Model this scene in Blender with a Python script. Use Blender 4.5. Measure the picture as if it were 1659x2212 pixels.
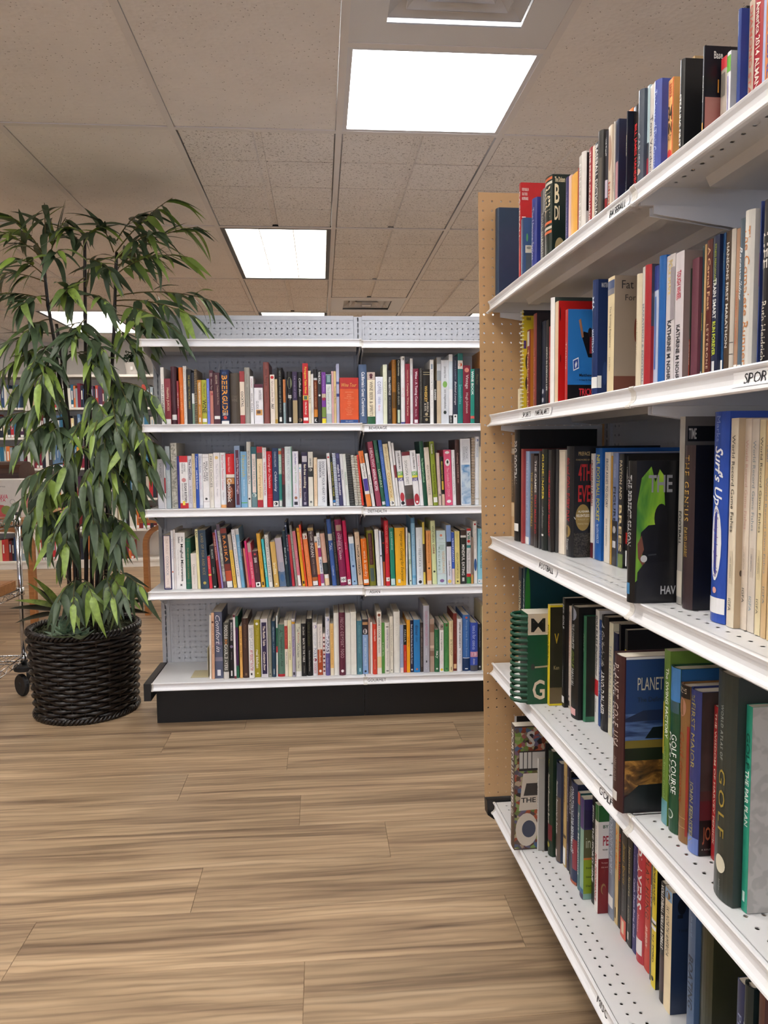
import bpy, bmesh, math, random
import numpy as np
from mathutils import Vector, Matrix, Euler

for o in list(bpy.data.objects): bpy.data.objects.remove(o, do_unlink=True)
SC = bpy.context.scene
COL = SC.collection
PI = math.pi

# ------------------------------------------------------------------ camera, world, exposure
FPX, YAW, PIT, ROL, HC = 1631.88, .0825, .0810, -.0098, 1.1915
FW = np.array([math.sin(YAW)*math.cos(PIT), math.cos(YAW)*math.cos(PIT), -math.sin(PIT)])
_rt = np.array([math.cos(YAW), -math.sin(YAW), 0]); _up = np.cross(_rt, FW)
RT = math.cos(ROL)*_rt + math.sin(ROL)*_up
UP = -math.sin(ROL)*_rt + math.cos(ROL)*_up
ORG = np.array([0, 0, HC])
cam_data = bpy.data.cameras.new('camera'); cam = bpy.data.objects.new('camera', cam_data); COL.objects.link(cam)
cam_data.sensor_fit = 'HORIZONTAL'; cam_data.sensor_width = 36.0; cam_data.lens = FPX*36/1659
cam_data.clip_start = .02; cam_data.clip_end = 60
cam.matrix_world = Matrix(((RT[0], UP[0], -FW[0], 0), (RT[1], UP[1], -FW[1], 0), (RT[2], UP[2], -FW[2], HC), (0, 0, 0, 1)))
SC.camera = cam
W = bpy.data.worlds.new('world'); SC.world = W; W.use_nodes = True
W.node_tree.nodes['Background'].inputs[0].default_value = (.9, .92, 1, 1)
W.node_tree.nodes['Background'].inputs[1].default_value = .25
vs = SC.view_settings
vs.view_transform = 'Standard'; vs.look = 'None'; vs.gamma = 1; vs.use_curve_mapping = False
vs.exposure = -0.3
LED_STRENGTH = 17.0
TROFFER_STRENGTH = 15.0
ASSUMED_DAYLIGHT = 3.6  # glow of the assumed window panes behind the camera

# ------------------------------------------------------------------ pixel helpers (photo is 1659 x 2212)
def ray(x, y): return FW + (x-829.5)/FPX*RT - (y-1106)/FPX*UP
def at_z(x, y, z):
    d = ray(x, y); return ORG + (z-HC)/d[2]*d
def at_y(x, y, Y):
    d = ray(x, y); return ORG + Y/d[1]*d
def at_plane(x, y, P0, n):
    d = ray(x, y); return ORG + ((np.asarray(P0)-ORG)@n)/(d@n)*d
def proj(P):
    P = np.asarray(P, float)-ORG; z = P@FW
    return 829.5+FPX*(P@RT)/z, 1106-FPX*(P@UP)/z

# ------------------------------------------------------------------ materials
def lin(h):
    h = h.lstrip('#')
    if len(h) == 3: h = ''.join(c*2 for c in h)
    o = []
    for i in (0, 2, 4):
        c = int(h[i:i+2], 16)/255
        o.append(c/12.92 if c <= .04045 else ((c+.055)/1.055)**2.4)
    return (*o, 1)
MATS = {}
def mat(h, rough=.5, metal=0, spec=.5, wear=0, emit=0, name=None, coat=0):
    k = (h, rough, metal, spec, wear, emit, coat)
    if k in MATS: return MATS[k]
    m = bpy.data.materials.new(name or 'paint_%s' % h); m.use_nodes = True
    nt = m.node_tree; b = nt.nodes['Principled BSDF']
    b.inputs['Base Color'].default_value = lin(h)
    b.inputs['Roughness'].default_value = rough; b.inputs['Metallic'].default_value = metal
    b.inputs['Specular IOR Level'].default_value = spec
    if coat: b.inputs['Coat Weight'].default_value = coat
    if emit:
        b.inputs['Emission Color'].default_value = lin(h); b.inputs['Emission Strength'].default_value = emit
    if wear:
        tc = nt.nodes.new('ShaderNodeTexCoord'); nz = nt.nodes.new('ShaderNodeTexNoise')
        nz.inputs['Scale'].default_value = 30; nz.inputs['Detail'].default_value = 5
        rp = nt.nodes.new('ShaderNodeMapRange'); rp.inputs[1].default_value = .3; rp.inputs[2].default_value = .7
        rp.inputs[3].default_value = 1-wear; rp.inputs[4].default_value = 1+wear
        mx = nt.nodes.new('ShaderNodeMix'); mx.data_type = 'RGBA'; mx.blend_type = 'MULTIPLY'; mx.inputs[0].default_value = 1
        mx.inputs[6].default_value = lin(h)
        nt.links.new(tc.outputs['Object'], nz.inputs['Vector']); nt.links.new(nz.outputs[0], rp.inputs[0])
        cc = nt.nodes.new('ShaderNodeCombineColor')
        for i in range(3): nt.links.new(rp.outputs[0], cc.inputs[i])
        nt.links.new(cc.outputs[0], mx.inputs[7]); nt.links.new(mx.outputs[2], b.inputs['Base Color'])
    MATS[k] = m
    return m

class N:                                     # tiny node builder
    def __init__(s, name):
        s.m = bpy.data.materials.new(name); s.m.use_nodes = True; s.nt = s.m.node_tree; s.b = s.nt.nodes['Principled BSDF']
    def add(s, t, **kw):
        n = s.nt.nodes.new(t)
        for k, v in kw.items():
            if k[0] == 'i' and k[1:].isdigit(): n.inputs[int(k[1:])].default_value = v
            elif hasattr(n, k): setattr(n, k, v)
            else: n.inputs[k].default_value = v
        return n
    def ln(s, a, ai, b, bi): s.nt.links.new(a.outputs[ai], b.inputs[bi])
    def ramp(s, stops):
        r = s.nt.nodes.new('ShaderNodeValToRGB'); e = r.color_ramp.elements
        while len(e) > len(stops): e.remove(e[-1])
        while len(e) < len(stops): e.new(.5)
        for i, (p, c) in enumerate(stops): e[i].position = p; e[i].color = lin(c) if isinstance(c, str) else (c, c, c, 1)
        return r

def wood_floor():
    n = N('vinyl_oak_plank'); tc = n.add('ShaderNodeTexCoord'); oi = n.add('ShaderNodeObjectInfo')
    off = n.add('ShaderNodeVectorMath', operation='SCALE'); off.inputs[0].default_value = (37, 91, 13)
    n.ln(oi, 'Random', off, 'Scale')
    ad = n.add('ShaderNodeVectorMath', operation='ADD'); n.ln(tc, 'Object', ad, 0); n.ln(off, 0, ad, 1)
    def nz(sc, scale, det, dist=0):
        mp = n.add('ShaderNodeMapping'); mp.inputs['Scale'].default_value = sc; n.ln(ad, 0, mp, 0)
        t = n.add('ShaderNodeTexNoise', Scale=scale, Detail=det, Distortion=dist); n.ln(mp, 0, t, 'Vector'); return t
    a = nz((.55, 9, 1), 2.2, 6, .6); b = nz((1.2, 34, 1), 3, 4, .2); c = nz((.4, 3, 1), 1.6, 3, 1.2)
    w = n.add('ShaderNodeTexWave', wave_type='BANDS', bands_direction='Y'); w.inputs['Scale'].default_value = 5
    w.inputs['Distortion'].default_value = 9; w.inputs['Detail'].default_value = 3; w.inputs['Detail Scale'].default_value = .9
    mp = n.add('ShaderNodeMapping'); mp.inputs['Scale'].default_value = (.5, 2.6, 1); n.ln(ad, 0, mp, 0); n.ln(mp, 0, w, 'Vector')
    r1 = n.ramp([(.27, '6e5845'), (.40, '967d63'), (.54, 'b09576'), (.78, 'c4aa8b')]); n.ln(a, 0, r1, 0)
    r2 = n.ramp([(.3, .78), (.5, .98), (.8, 1.06)]); n.ln(b, 0, r2, 0)
    r3 = n.ramp([(.0, .80), (.35, 1.0), (1, 1.04)]); n.ln(w, 'Fac', r3, 0)
    r4 = n.ramp([(.3, .84), (.6, 1.04)]); n.ln(c, 0, r4, 0)
    rr = n.add('ShaderNodeMapRange', i1=0., i2=1., i3=.90, i4=1.07); n.ln(oi, 'Random', rr, 0)
    cur = r1
    for r in (r2, r3, r4, rr):
        m = n.add('ShaderNodeMix', data_type='RGBA', blend_type='MULTIPLY'); m.inputs[0].default_value = 1
        n.nt.links.new(cur.outputs[0 if cur is r1 else 2], m.inputs[6]); n.nt.links.new(r.outputs[0], m.inputs[7]); cur = m
    n.nt.links.new(cur.outputs[2], n.b.inputs['Base Color'])
    bp = n.add('ShaderNodeBump', Strength=.08); bp.inputs['Distance'].default_value = .002; n.ln(b, 0, bp, 'Height'); n.ln(bp, 0, n.b, 'Normal')
    n.b.inputs['Roughness'].default_value = .46; n.b.inputs['Specular IOR Level'].default_value = .4
    return n.m

def wood(name, c1, c2, scale=(1, 14, 14), rough=.45):
    n = N(name); tc = n.add('ShaderNodeTexCoord'); mp = n.add('ShaderNodeMapping'); mp.inputs['Scale'].default_value = scale
    t = n.add('ShaderNodeTexNoise', Scale=4, Detail=5, Distortion=.6); r = n.ramp([(.3, c1), (.7, c2)])
    n.ln(tc, 'Object', mp, 0); n.ln(mp, 0, t, 'Vector'); n.ln(t, 0, r, 0); n.ln(r, 0, n.b, 'Base Color')
    n.b.inputs['Roughness'].default_value = rough
    return n.m

def ceiling_mat(name, speck, sc):
    n = N(name); tc = n.add('ShaderNodeTexCoord'); oi = n.add('ShaderNodeObjectInfo')
    ad = n.add('ShaderNodeVectorMath', operation='ADD'); of = n.add('ShaderNodeVectorMath', operation='SCALE')
    of.inputs[0].default_value = (17, 31, 0); n.ln(oi, 'Random', of, 'Scale'); n.ln(tc, 'Object', ad, 0); n.ln(of, 0, ad, 1)
    if speck < .41:
        t = n.add('ShaderNodeTexVoronoi', Scale=sc); n.ln(ad, 0, t, 'Vector'); t.inputs['Randomness'].default_value = 1
        r = n.ramp([(.06, '8f8985'), (.15, 'e8e4e1')]); n.ln(t, 'Distance', r, 0)
    else:
        t = n.add('ShaderNodeTexNoise', Scale=sc, Detail=3, Distortion=1.2); n.ln(ad, 0, t, 'Vector')
        r = n.ramp([(speck-.06, 'a29c98'), (speck+.01, 'e8e4e1')]); n.ln(t, 0, r, 0)
    t2 = n.add('ShaderNodeTexNoise', Scale=4, Detail=4); n.ln(ad, 0, t2, 'Vector'); r2 = n.ramp([(.3, .95), (.7, 1.03)]); n.ln(t2, 0, r2, 0)
    m = n.add('ShaderNodeMix', data_type='RGBA', blend_type='MULTIPLY'); m.inputs[0].default_value = 1
    n.nt.links.new(r.outputs[0], m.inputs[6]); n.nt.links.new(r2.outputs[0], m.inputs[7]); n.nt.links.new(m.outputs[2], n.b.inputs['Base Color'])
    bp = n.add('ShaderNodeBump', Strength=.35); bp.inputs['Distance'].default_value = .004; n.ln(t, 0, bp, 'Height'); n.ln(bp, 0, n.b, 'Normal')
    n.b.inputs['Roughness'].default_value = .9; n.b.inputs['Specular IOR Level'].default_value = .1
    return n.m

def leaf_mat(name, c1, c2, rough=.45, attr=False):
    n = N(name); oi = n.add('ShaderNodeAttribute', attribute_name='shade') if attr else n.add('ShaderNodeObjectInfo')
    r = n.ramp([(0, c1), (.62, c1), (.8, c2), (1, c2)]); n.ln(oi, 'Fac' if attr else 'Random', r, 0)
    tc = n.add('ShaderNodeTexCoord'); nz = n.add('ShaderNodeTexNoise', Scale=9); n.ln(tc, 'Object', nz, 'Vector')
    r2 = n.ramp([(.3, .8), (.7, 1.2)]); n.ln(nz, 0, r2, 0)
    m = n.add('ShaderNodeMix', data_type='RGBA', blend_type='MULTIPLY'); m.inputs[0].default_value = 1
    n.nt.links.new(r.outputs[0], m.inputs[6]); n.nt.links.new(r2.outputs[0], m.inputs[7]); n.nt.links.new(m.outputs[2], n.b.inputs['Base Color'])
    n.b.inputs['Roughness'].default_value = rough
    n.b.inputs['Transmission Weight'].default_value = 0
    return n.m

def page_mat():
    n = N('paper_page_edges'); tc = n.add('ShaderNodeTexCoord'); mp = n.add('ShaderNodeMapping'); mp.inputs['Scale'].default_value = (900, 1, 1)
    t = n.add('ShaderNodeTexNoise', Scale=1.5, Detail=2); r = n.ramp([(.3, 'c9bfae'), (.7, 'e6dfd2')])
    n.ln(tc, 'Object', mp, 0); n.ln(mp, 0, t, 'Vector'); n.ln(t, 0, r, 0); n.ln(r, 0, n.b, 'Base Color'); n.b.inputs['Roughness'].default_value = .85
    return n.m

def noisy(name, stops, scale, det=4, rough=.4, dist=0.5, mapsc=(1, 1, 1), vor=False):
    n = N(name); tc = n.add('ShaderNodeTexCoord'); mp = n.add('ShaderNodeMapping'); mp.inputs['Scale'].default_value = mapsc
    if vor: t = n.add('ShaderNodeTexVoronoi', Scale=scale)
    else: t = n.add('ShaderNodeTexNoise', Scale=scale, Detail=det, Distortion=dist)
    r = n.ramp(stops); n.ln(tc, 'Object', mp, 0); n.ln(mp, 0, t, 'Vector'); n.ln(t, 'Color' if vor else 0, r, 0); n.ln(r, 0, n.b, 'Base Color')
    n.b.inputs['Roughness'].default_value = rough
    return n.m

M_FLOOR = wood_floor()
M_TILE = ceiling_mat('ceiling_tile_fissured', .40, 62)
M_TILE_SCORED = ceiling_mat('ceiling_tile_scored_fissured', .412, 120)
M_TEE = mat('dcd8d6', .6, name='painted_tee')
M_WALL = mat('dcd8d4', .9, spec=.2, wear=.02, name='wall_paint')
M_METAL = mat('e2e2e4', .34, name='white_powder_coat')
M_PANEL = mat('c6c7cb', .55, name='grey_back_panel')
M_LIP = mat('ececef', .32, name='white_price_channel')
M_BLACK = mat('0b0b0c', .5, name='black_kick_plate')
M_BLACKP = mat('141416', .45, name='black_plastic')
M_DUCT_SHADE = mat('050505', .9, name='duct_shade_black')
M_CAP = mat('dad6d0', .4, name='plastic_end_cap')
M_PEG = noisy('tan_hardboard', [(.3, 'c29a6c'), (.7, 'd0aa7c')], 3, 5, .5)
M_PAGE = page_mat()
M_WHITE = mat('f2f1ee', .5, name='white_sticker')
M_CHROME = mat('c9c9cc', .14, metal=1, name='chrome_wire')

# ------------------------------------------------------------------ mesh helpers
class MB:
    def __init__(s): s.v = []; s.f = []
    def quad(s, a, b, c, d): i = len(s.v); s.v += [a, b, c, d]; s.f.append((i, i+1, i+2, i+3))
    def poly(s, pts): i = len(s.v); s.v += list(pts); s.f.append(tuple(range(i, i+len(pts))))
    def box(s, x0, x1, y0, y1, z0, z1):
        i = len(s.v)
        s.v += [(x0, y0, z0), (x1, y0, z0), (x1, y1, z0), (x0, y1, z0), (x0, y0, z1), (x1, y0, z1), (x1, y1, z1), (x0, y1, z1)]
        s.f += [tuple(i+k for k in q) for q in ((3, 2, 1, 0), (4, 5, 6, 7), (0, 1, 5, 4), (1, 2, 6, 5), (2, 3, 7, 6), (3, 0, 4, 7))]
    def extrude(s, prof, a0, a1, f):
        """prof: closed 2-D outline; f(a, p, q) -> 3-D; capped"""
        n = len(prof); i = len(s.v)
        s.v += [f(a0, *p) for p in prof] + [f(a1, *p) for p in prof]
        s.f += [(i+k, i+(k+1) % n, i+n+(k+1) % n, i+n+k) for k in range(n)]
        s.f += [tuple(i+k for k in reversed(range(n))), tuple(i+n+k for k in range(n))]
    def tube(s, pts, rad, seg=6, cap=True, closed=False):
        pts = [Vector(p) for p in pts]; n = len(pts); i = len(s.v)
        rad = rad if hasattr(rad, '__len__') else [rad]*n
        ref = None
        for k, p in enumerate(pts):
            if closed: t = pts[(k+1) % n]-pts[k-1]
            else: t = pts[min(k+1, n-1)]-pts[max(k-1, 0)]
            t.normalize()
            if ref is None: ref = t.orthogonal().normalized()
            ref = (ref-t*ref.dot(t)).normalized(); b = t.cross(ref)
            for j in range(seg):
                a = 2*PI*j/seg; s.v.append(tuple(p+(ref*math.cos(a)+b*math.sin(a))*rad[k]))
        for k in range(n if closed else n-1):
            for j in range(seg):
                k2 = (k+1) % n
                s.f.append((i+k*seg+j, i+k*seg+(j+1) % seg, i+k2*seg+(j+1) % seg, i+k2*seg+j))
        if cap and not closed:
            s.f += [tuple(i+j for j in reversed(range(seg))), tuple(i+(n-1)*seg+j for j in range(seg))]
    def lathe(s, prof, seg=24, c=(0, 0)):
        i = len(s.v); n = len(prof)
        for j in range(seg):
            a = 2*PI*j/seg
            s.v += [(c[0]+r*math.cos(a), c[1]+r*math.sin(a), z) for r, z in prof]
        for j in range(seg):
            for k in range(n-1):
                a, b = i+j*n+k, i+((j+1) % seg)*n+k
                s.f.append((a, b, b+1, a+1))
    def mesh(s, name, smooth=False):
        me = bpy.data.meshes.new(name); me.from_pydata([tuple(map(float, v)) for v in s.v], [], s.f); me.update()
        if smooth: me.polygons.foreach_set('use_smooth', [True]*len(me.polygons))
        return me
    def build(s, name, m, parent=None, loc=None, rot=None, smooth=False, fix=False):
        me = s.mesh(name, smooth)
        if fix:
            bm = bmesh.new(); bm.from_mesh(me); bmesh.ops.recalc_face_normals(bm, faces=bm.faces); bm.to_mesh(me); bm.free()
        return link(name, me, m, parent, loc, rot)
def link(name, me, m=None, parent=None, loc=None, rot=None, scale=None):
    o = bpy.data.objects.new(name, me); COL.objects.link(o)
    if m is not None and me is not None:
        if not me.materials: me.materials.append(m)
    if parent: o.parent = parent
    if loc is not None: o.location = tuple(map(float, loc))
    if rot is not None: o.rotation_euler = rot
    if scale is not None: o.scale = scale
    return o
def empty(name, loc=(0, 0, 0), rz=0):
    return link(name, None, None, None, loc, (0, 0, rz))
def tag(o, label, cat, group=None):
    o['label'] = label; o['category'] = cat
    if group: o['group'] = group
    return o
def struct(o): o['kind'] = 'structure'; return o

# ------------------------------------------------------------------ lettering
TXT = {}
def text_pts(s, style=''):
    """unit-box vertices and faces of a string, in (x right, y up)"""
    k = (s, style)
    if k in TXT: return TXT[k]
    cu = bpy.data.curves.new('lettering', 'FONT'); cu.body = s; cu.resolution_u = 2; cu.fill_mode = 'FRONT'
    if 'b' in style: cu.offset = .018
    if 'i' in style: cu.shear = .35
    if 'w' in style: cu.space_character = 1.25
    ob = bpy.data.objects.new('lettering', cu)
    me = ob.to_mesh()
    v = np.array([(p.co.x, p.co.y) for p in me.vertices]) if len(me.vertices) else np.zeros((0, 2))
    f = [tuple(p.vertices) for p in me.polygons]
    ob.to_mesh_clear(); bpy.data.objects.remove(ob); bpy.data.curves.remove(cu)
    if len(v):
        lo, hi = v.min(0), v.max(0); v = (v-lo)/np.maximum(hi-lo, 1e-6)
        asp = (hi[0]-lo[0])/max(hi[1]-lo[1], 1e-6)
    else: asp = 1
    TXT[k] = (v, f, asp); return TXT[k]
def text_obj(s, style, fn, m, parent, name='lettering'):
    v, f, a = text_pts(s, style)
    if not len(v): return None
    me = bpy.data.meshes.new(name); me.from_pydata([tuple(map(float, fn(x, y))) for x, y in v], [], f); me.update()
    return link(name, me, m, parent)
# ================================================================== the room
IN = .0254
G2 = .6096                                   # 2 ft ceiling module
CX, CY, CH = -.5231, 2.914, 2.3707
gx = lambda k: CX+k*G2
gy = lambda r: CY+r*G2
K0, K1, R0, R1 = -9, 8, -12, 9
XL, XR, YB, YF = gx(K0), gx(K1), gy(R0), gy(R1)

# floor: slab with single planks laid across it
mb = MB(); mb.box(XL, XR, YB, YF, -.06, -.003)
floor = struct(mb.build('floor', M_FLOOR))
PW, PL = .2165, 1.215
mb = MB(); e = .0004; c = .0007
x0, x1, y0, y1 = e, PL-e, e, PW-e
for z0, z1, a, b in ((-.003, -c, 0, 0), (-c, 0, 0, c)):
    q0 = [(x0+a, y0+a, z0), (x1-a, y0+a, z0), (x1-a, y1-a, z0), (x0+a, y1-a, z0)]
    q1 = [(x0+b, y0+b, z1), (x1-b, y0+b, z1), (x1-b, y1-b, z1), (x0+b, y1-b, z1)]
    for i in range(4): mb.quad(q0[i], q0[(i+1) % 4], q1[(i+1) % 4], q1[i])
mb.quad(*q1)
plank = mb.mesh('floor_plank'); plank.materials.append(M_FLOOR)
rnd = random.Random(5)
seams = {0: -.088, 1: -.51, 2: -.147, 3: -.655, -1: .186, -2: -.357, -3: -.743, -4: -.057}
for r in range(-10, 28):
    s = seams.get(r, rnd.uniform(-1, .2)); k0 = math.floor((-5.3-s)/PL)
    for k in range(k0, k0+7):
        link('floor_plank', plank, None, floor, (s+k*PL, 2.34+r*PW, 0))

# walls
def wall(name, x0, x1, y0, y1):
    mb = MB(); mb.box(x0, x1, y0, y1, 0, CH+.08); return struct(mb.build(name, M_WALL))
wall('wall_back', XL-.12, XR+.12, YF, YF+.12)
wall('wall_front', XL-.12, XR+.12, YB-.12, YB)
wall('wall_left', XL-.12, XL, YB, YF)
wall('wall_right', XR, XR+.12, YB, YF)
mb = MB(); mb.box(XL, XR, YF-.012, YF, 0, .09); struct(mb.build('baseboard_back', mat('bdb6ad', .6)))
mb = MB(); mb.box(XL, XL+.012, YB, YF-.013, 0, .09); struct(mb.build('baseboard_left', mat('bdb6ad', .6)))

# assumed shop windows, unseen behind the camera: emissive panes added for cool daylight
M_ASSUMED_DAY = mat('dfe9ff', .3, emit=ASSUMED_DAYLIGHT, name='assumed_daylight_pane')
for i, (a, b) in enumerate(((-5.4, -3.0), (-2.6, -.2), (.2, 2.6))):
    f = struct(empty('window_%d' % (i+1), ((a+b)/2, YB, 0))); w = (b-a)/2
    mb = MB()
    for q in ((-w, w, .55, .62), (-w, w, 2.08, 2.15), (-w, -w+.06, .62, 2.08), (w-.06, w, .62, 2.08), (-.02, .02, .62, 2.08)): mb.box(q[0], q[1], .0, .05, q[2], q[3])
    mb.build('window_frame', mat('3a3a3c', .5), f)
    for x0, x1 in ((-w+.06, -.02), (.02, w-.06)):
        mb = MB(); mb.box(x0, x1, .012, .02, .62, 2.08); mb.build('assumed_pane', M_ASSUMED_DAY, f)

# ceiling: dropped grid, every tile and tee a piece of its own
mb = MB(); mb.box(XL, XR, YB, YF, CH+.13, CH+.19)
ceiling = struct(mb.build('ceiling', mat('77726d', .9)))
TW = .012                                    # half width of a tee
troffers = [(0, 2), (0, 6), (-3, 6), (3, 6), (3, 2), (-6, 6), (-6, 2), (-2, -2), (-5, -2), (0, -4), (3, -4), (-2, -6), (-5, -6), (1, -8), (-3, -10), (6, 2), (6, 6)]  # visible ones lead the list; the rest are unseen, assumed for extra light
used = {}
for k, r in troffers:
    for d in (0, 1): used[(k, r+d)] = 1
leds = [(1, -1)]
vents = [(1, -2), (1, 5)]
for p in leds+vents: used[p] = 1
def tile_mesh(ny, scored):
    mb = MB(); a, b = TW+.0015, G2-TW-.0015; L = ny*G2-TW-.0015
    if not scored: mb.box(a, b, a, L, 0, .015)
    else:
        mb.box(a, b, a, L, .009, .018)
        xm = G2/2
        for q in range(ny*2):
            y0 = max(a, q*G2/2+.002); y1 = min(L, (q+1)*G2/2-.002)
            for x0, x1 in ((a, xm-.013), (xm+.013, b)):
                i = len(mb.v); t = .004
                mb.v += [(x0, y0, .009), (x1, y0, .009), (x1, y1, .009), (x0, y1, .009), (x0+t, y0+t*.5, 0), (x1-t, y0+t*.5, 0), (x1-t, y1-t*.5, 0), (x0+t, y1-t*.5, 0)]
                mb.f += [tuple(i+j for j in f) for f in ((7, 6, 5, 4), (0, 1, 5, 4), (1, 2, 6, 5), (2, 3, 7, 6), (3, 0, 4, 7))]
    me = mb.mesh('ceiling_tile'); me.materials.append(M_TILE_SCORED if scored else M_TILE); return me
tiles = {(n, s): tile_mesh(n, s) for n in (1, 2) for s in (0, 1)}
for k in range(K0, K1):
    for r in range(R0, R1, 2):
        sc = 1 if ((k >= 0 and r >= 0) or r >= 4) else 0
        cells = [d for d in (0, 1) if (k, r+d) not in used and r+d < R1]
        if len(cells) == 2: link('ceiling_tile', tiles[(2, sc)], None, ceiling, (gx(k), gy(r), CH+.004))
        else:
            for d in cells: link('ceiling_tile', tiles[(1, sc)], None, ceiling, (gx(k), gy(r+d), CH+.004))
mt = MB(); mt.box(-TW, TW, YB, YF, 0, .004); mt.box(-.002, .002, YB, YF, .004, .035)
tee_y = mt.mesh('ceiling_tee'); tee_y.materials.append(M_TEE)
for k in range(K0, K1+1): link('ceiling_tee', tee_y, None, ceiling, (gx(k), 0, CH))
mt = MB(); mt.box(XL, XR, -TW, TW, .0002, .0038); tee_x = mt.mesh('ceiling_tee'); tee_x.materials.append(M_TEE)
for r in range(R0, R1+1, 2): link('ceiling_tee', tee_x, None, ceiling, (0, gy(r), CH))
mt = MB(); mt.box(TW, G2-TW, -TW, TW, .0002, .0038); tee_s = mt.mesh('ceiling_tee'); tee_s.materials.append(M_TEE)
for k, r in ((1, -1), (1, 5)): link('ceiling_tee', tee_s, None, ceiling, (gx(k), gy(r), CH))

# lights
M_LED = mat('f4f8ff', .5, emit=LED_STRENGTH, name='led_diffuser')
M_TUBE = mat('fdfbf8', .5, emit=TROFFER_STRENGTH, name='fluorescent_diffuser')
M_LOUV = mat('f2efe8', .35, name='white_louver')
def led_panel(k, r):
    t = empty('led_panel_light', (gx(k), gy(r), CH))
    mb = MB(); a, b = TW, G2-TW; w = .016
    for q in ((a, b, a, a+w), (a, b, b-w, b), (a, a+w, a+w, b-w), (b-w, b, a+w, b-w)): mb.box(q[0], q[1], q[2], q[3], .002, .03)
    mb.build('frame', mat('d2d2d6', .4), t)
    mb = MB(); mb.box(a+w, b-w, a+w, b-w, .007, .02); mb.build('diffuser', M_LED, t)
    return t
tag(led_panel(1, -1), 'square flat white panel light shining beside the large ceiling vent', 'light')
def troffer(k, r):
    t = empty('troffer_light', (gx(k), gy(r), CH)); a, b, L = TW, G2-TW, 2*G2-TW
    mb = MB(); w = .022
    for q in ((a, b, a, a+w), (a, b, L-w, L), (a, a+w, a+w, L-w), (b-w, b, a+w, L-w)): mb.box(q[0], q[1], q[2], q[3], .001, .1)
    mb.build('frame', M_BLACKP, t)
    mb = MB(); mb.box(a+w, b-w, a+w, L-w, .075, .09); mb.build('lamp_diffuser', M_TUBE, t)
    x0, x1, y0, y1 = a+w, b-w, a+w, L-w
    for i in range(1, 3):
        x = x0+(x1-x0)*i/3; mb = MB(); mb.extrude([(x-.002, .002), (x+.002, .002), (x+.007, .07), (x-.007, .07)], y0, y1, lambda s, p, q: (p, s, q)); mb.build('louver_blade', M_LOUV, t)
    for i in range(1, 6):
        y = y0+(y1-y0)*i/6; mb = MB(); mb.extrude([(y-.002, .004), (y+.002, .004), (y+.007, .07), (y-.007, .07)], x0, x1, lambda s, p, q: (s, p, q)); mb.build('louver_blade', M_LOUV, t)
    for q in ((x0, x0+.003, y0, y1), (x1-.003, x1, y0, y1), (x0, x1, y0, y0+.003), (x0, x1, y1-.003, y1)):
        mb = MB(); mb.box(*q, .004, .07); mb.build('louver_side', M_LOUV, t)
    return t
tl = {(0, 2): 'black-rimmed louvered ceiling light fully seen above the white shelving',
      (0, 6): 'louvered ceiling light half hidden by the top edge of the white shelving',
      (-3, 6): 'louvered ceiling light glowing behind the bamboo leaves',
      (3, 6): 'louvered ceiling light next to the tan pegboard edge'}
for p in troffers:
    tag(troffer(*p), tl.get(p, 'assumed unseen louvered fluorescent ceiling light in another part of the shop ceiling'), 'light', 'louvered ceiling lights')
def vent(k, r, n, label):
    t = empty('ceiling_vent', (gx(k), gy(r), CH)); a, b = TW, G2-TW; c = G2/2
    M_V = mat('d4d4d6', .45)
    mb = MB(); h0 = .19
    for q in ((a, b, a, c-h0), (a, b, c+h0, b), (a, c-h0, c-h0, c+h0), (c+h0, b, c-h0, c+h0)): mb.box(*q, .002, .006)
    mb.build('face_plate', M_V, t)
    for i in range(n):
        h = h0-i*.048; hi = h-.05
        if hi < .015: hi = .015
        mb = MB(); z0, z1 = .006-.004*i+.012, .052
        for s in range(4):
            def pt(rad, z, j): sx, sy = ((-1, -1), (1, -1), (1, 1), (-1, 1))[(s+j) % 4]; return (c+sx*rad, c+sy*rad, z)
            A, B, C, D = pt(h, z0, 0), pt(h, z0, 1), pt(hi, z1, 1), pt(hi, z1, 0)
            mb.quad(A, B, C, D)
            A2, B2 = pt(h-.002, z0-.001, 0), pt(h-.002, z0-.001, 1)
            mb.quad(B, A, A2, B2)
        mb.build('louver_ring', M_V, t)
    mb = MB(); mb.box(c-.035, c+.035, c-.035, c+.035, .0, .003); mb.build('centre_plate', M_V, t)
    mb = MB(); mb.box(c-h0, c+h0, c-h0, c+h0, .06, .07); mb.build('duct_shade_sheet', M_DUCT_SHADE, t)  # near-black sheet stands in for the shade inside the duct
    tag(t, label, 'vent', 'square ceiling vents')
vent(1, -2, 4, 'large white four-way air vent next to the bright square panel light')
vent(1, 5, 4, 'small-looking square ceiling vent above the white gondola shelving')

# ================================================================== gondola shelving
def perf(mb, nx, nz, fn, p=IN, r=.0033, mask=None):
    """sheet of p-wide cells each with an eight-sided hole; fn(x, z)->3-D"""
    h = p/2; oc = [(r*math.cos(a*PI/4), r*math.sin(a*PI/4)) for a in range(8)]
    sq = [(h, 0), (h, h), (0, h), (-h, h), (-h, 0), (-h, -h), (0, -h), (h, -h)]
    for i in range(nx):
        for j in range(nz):
            x, z = (i+.5)*p, (j+.5)*p; b = len(mb.v)
            mb.v += [fn(x+q[0], z+q[1]) for q in oc]+[fn(x+q[0], z+q[1]) for q in sq]
            mb.f += [(b+k, b+8+k, b+8+(k+1) % 8, b+(k+1) % 8) for k in range(8)]
SEC = .9144
LIP = [(.004, 0), (-.0005, 0), (-.002, -.002), (-.001, -.0045), (.0025, -.009), (.0035, -.015), (.0025, -.021), (-.002, -.026), (-.0065, -.0285), (-.0075, -.031), (-.006, -.033), (.0, -.033), (.0055, -.027), (.0065, -.014), (.0055, -.004)]
SD = .326
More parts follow.
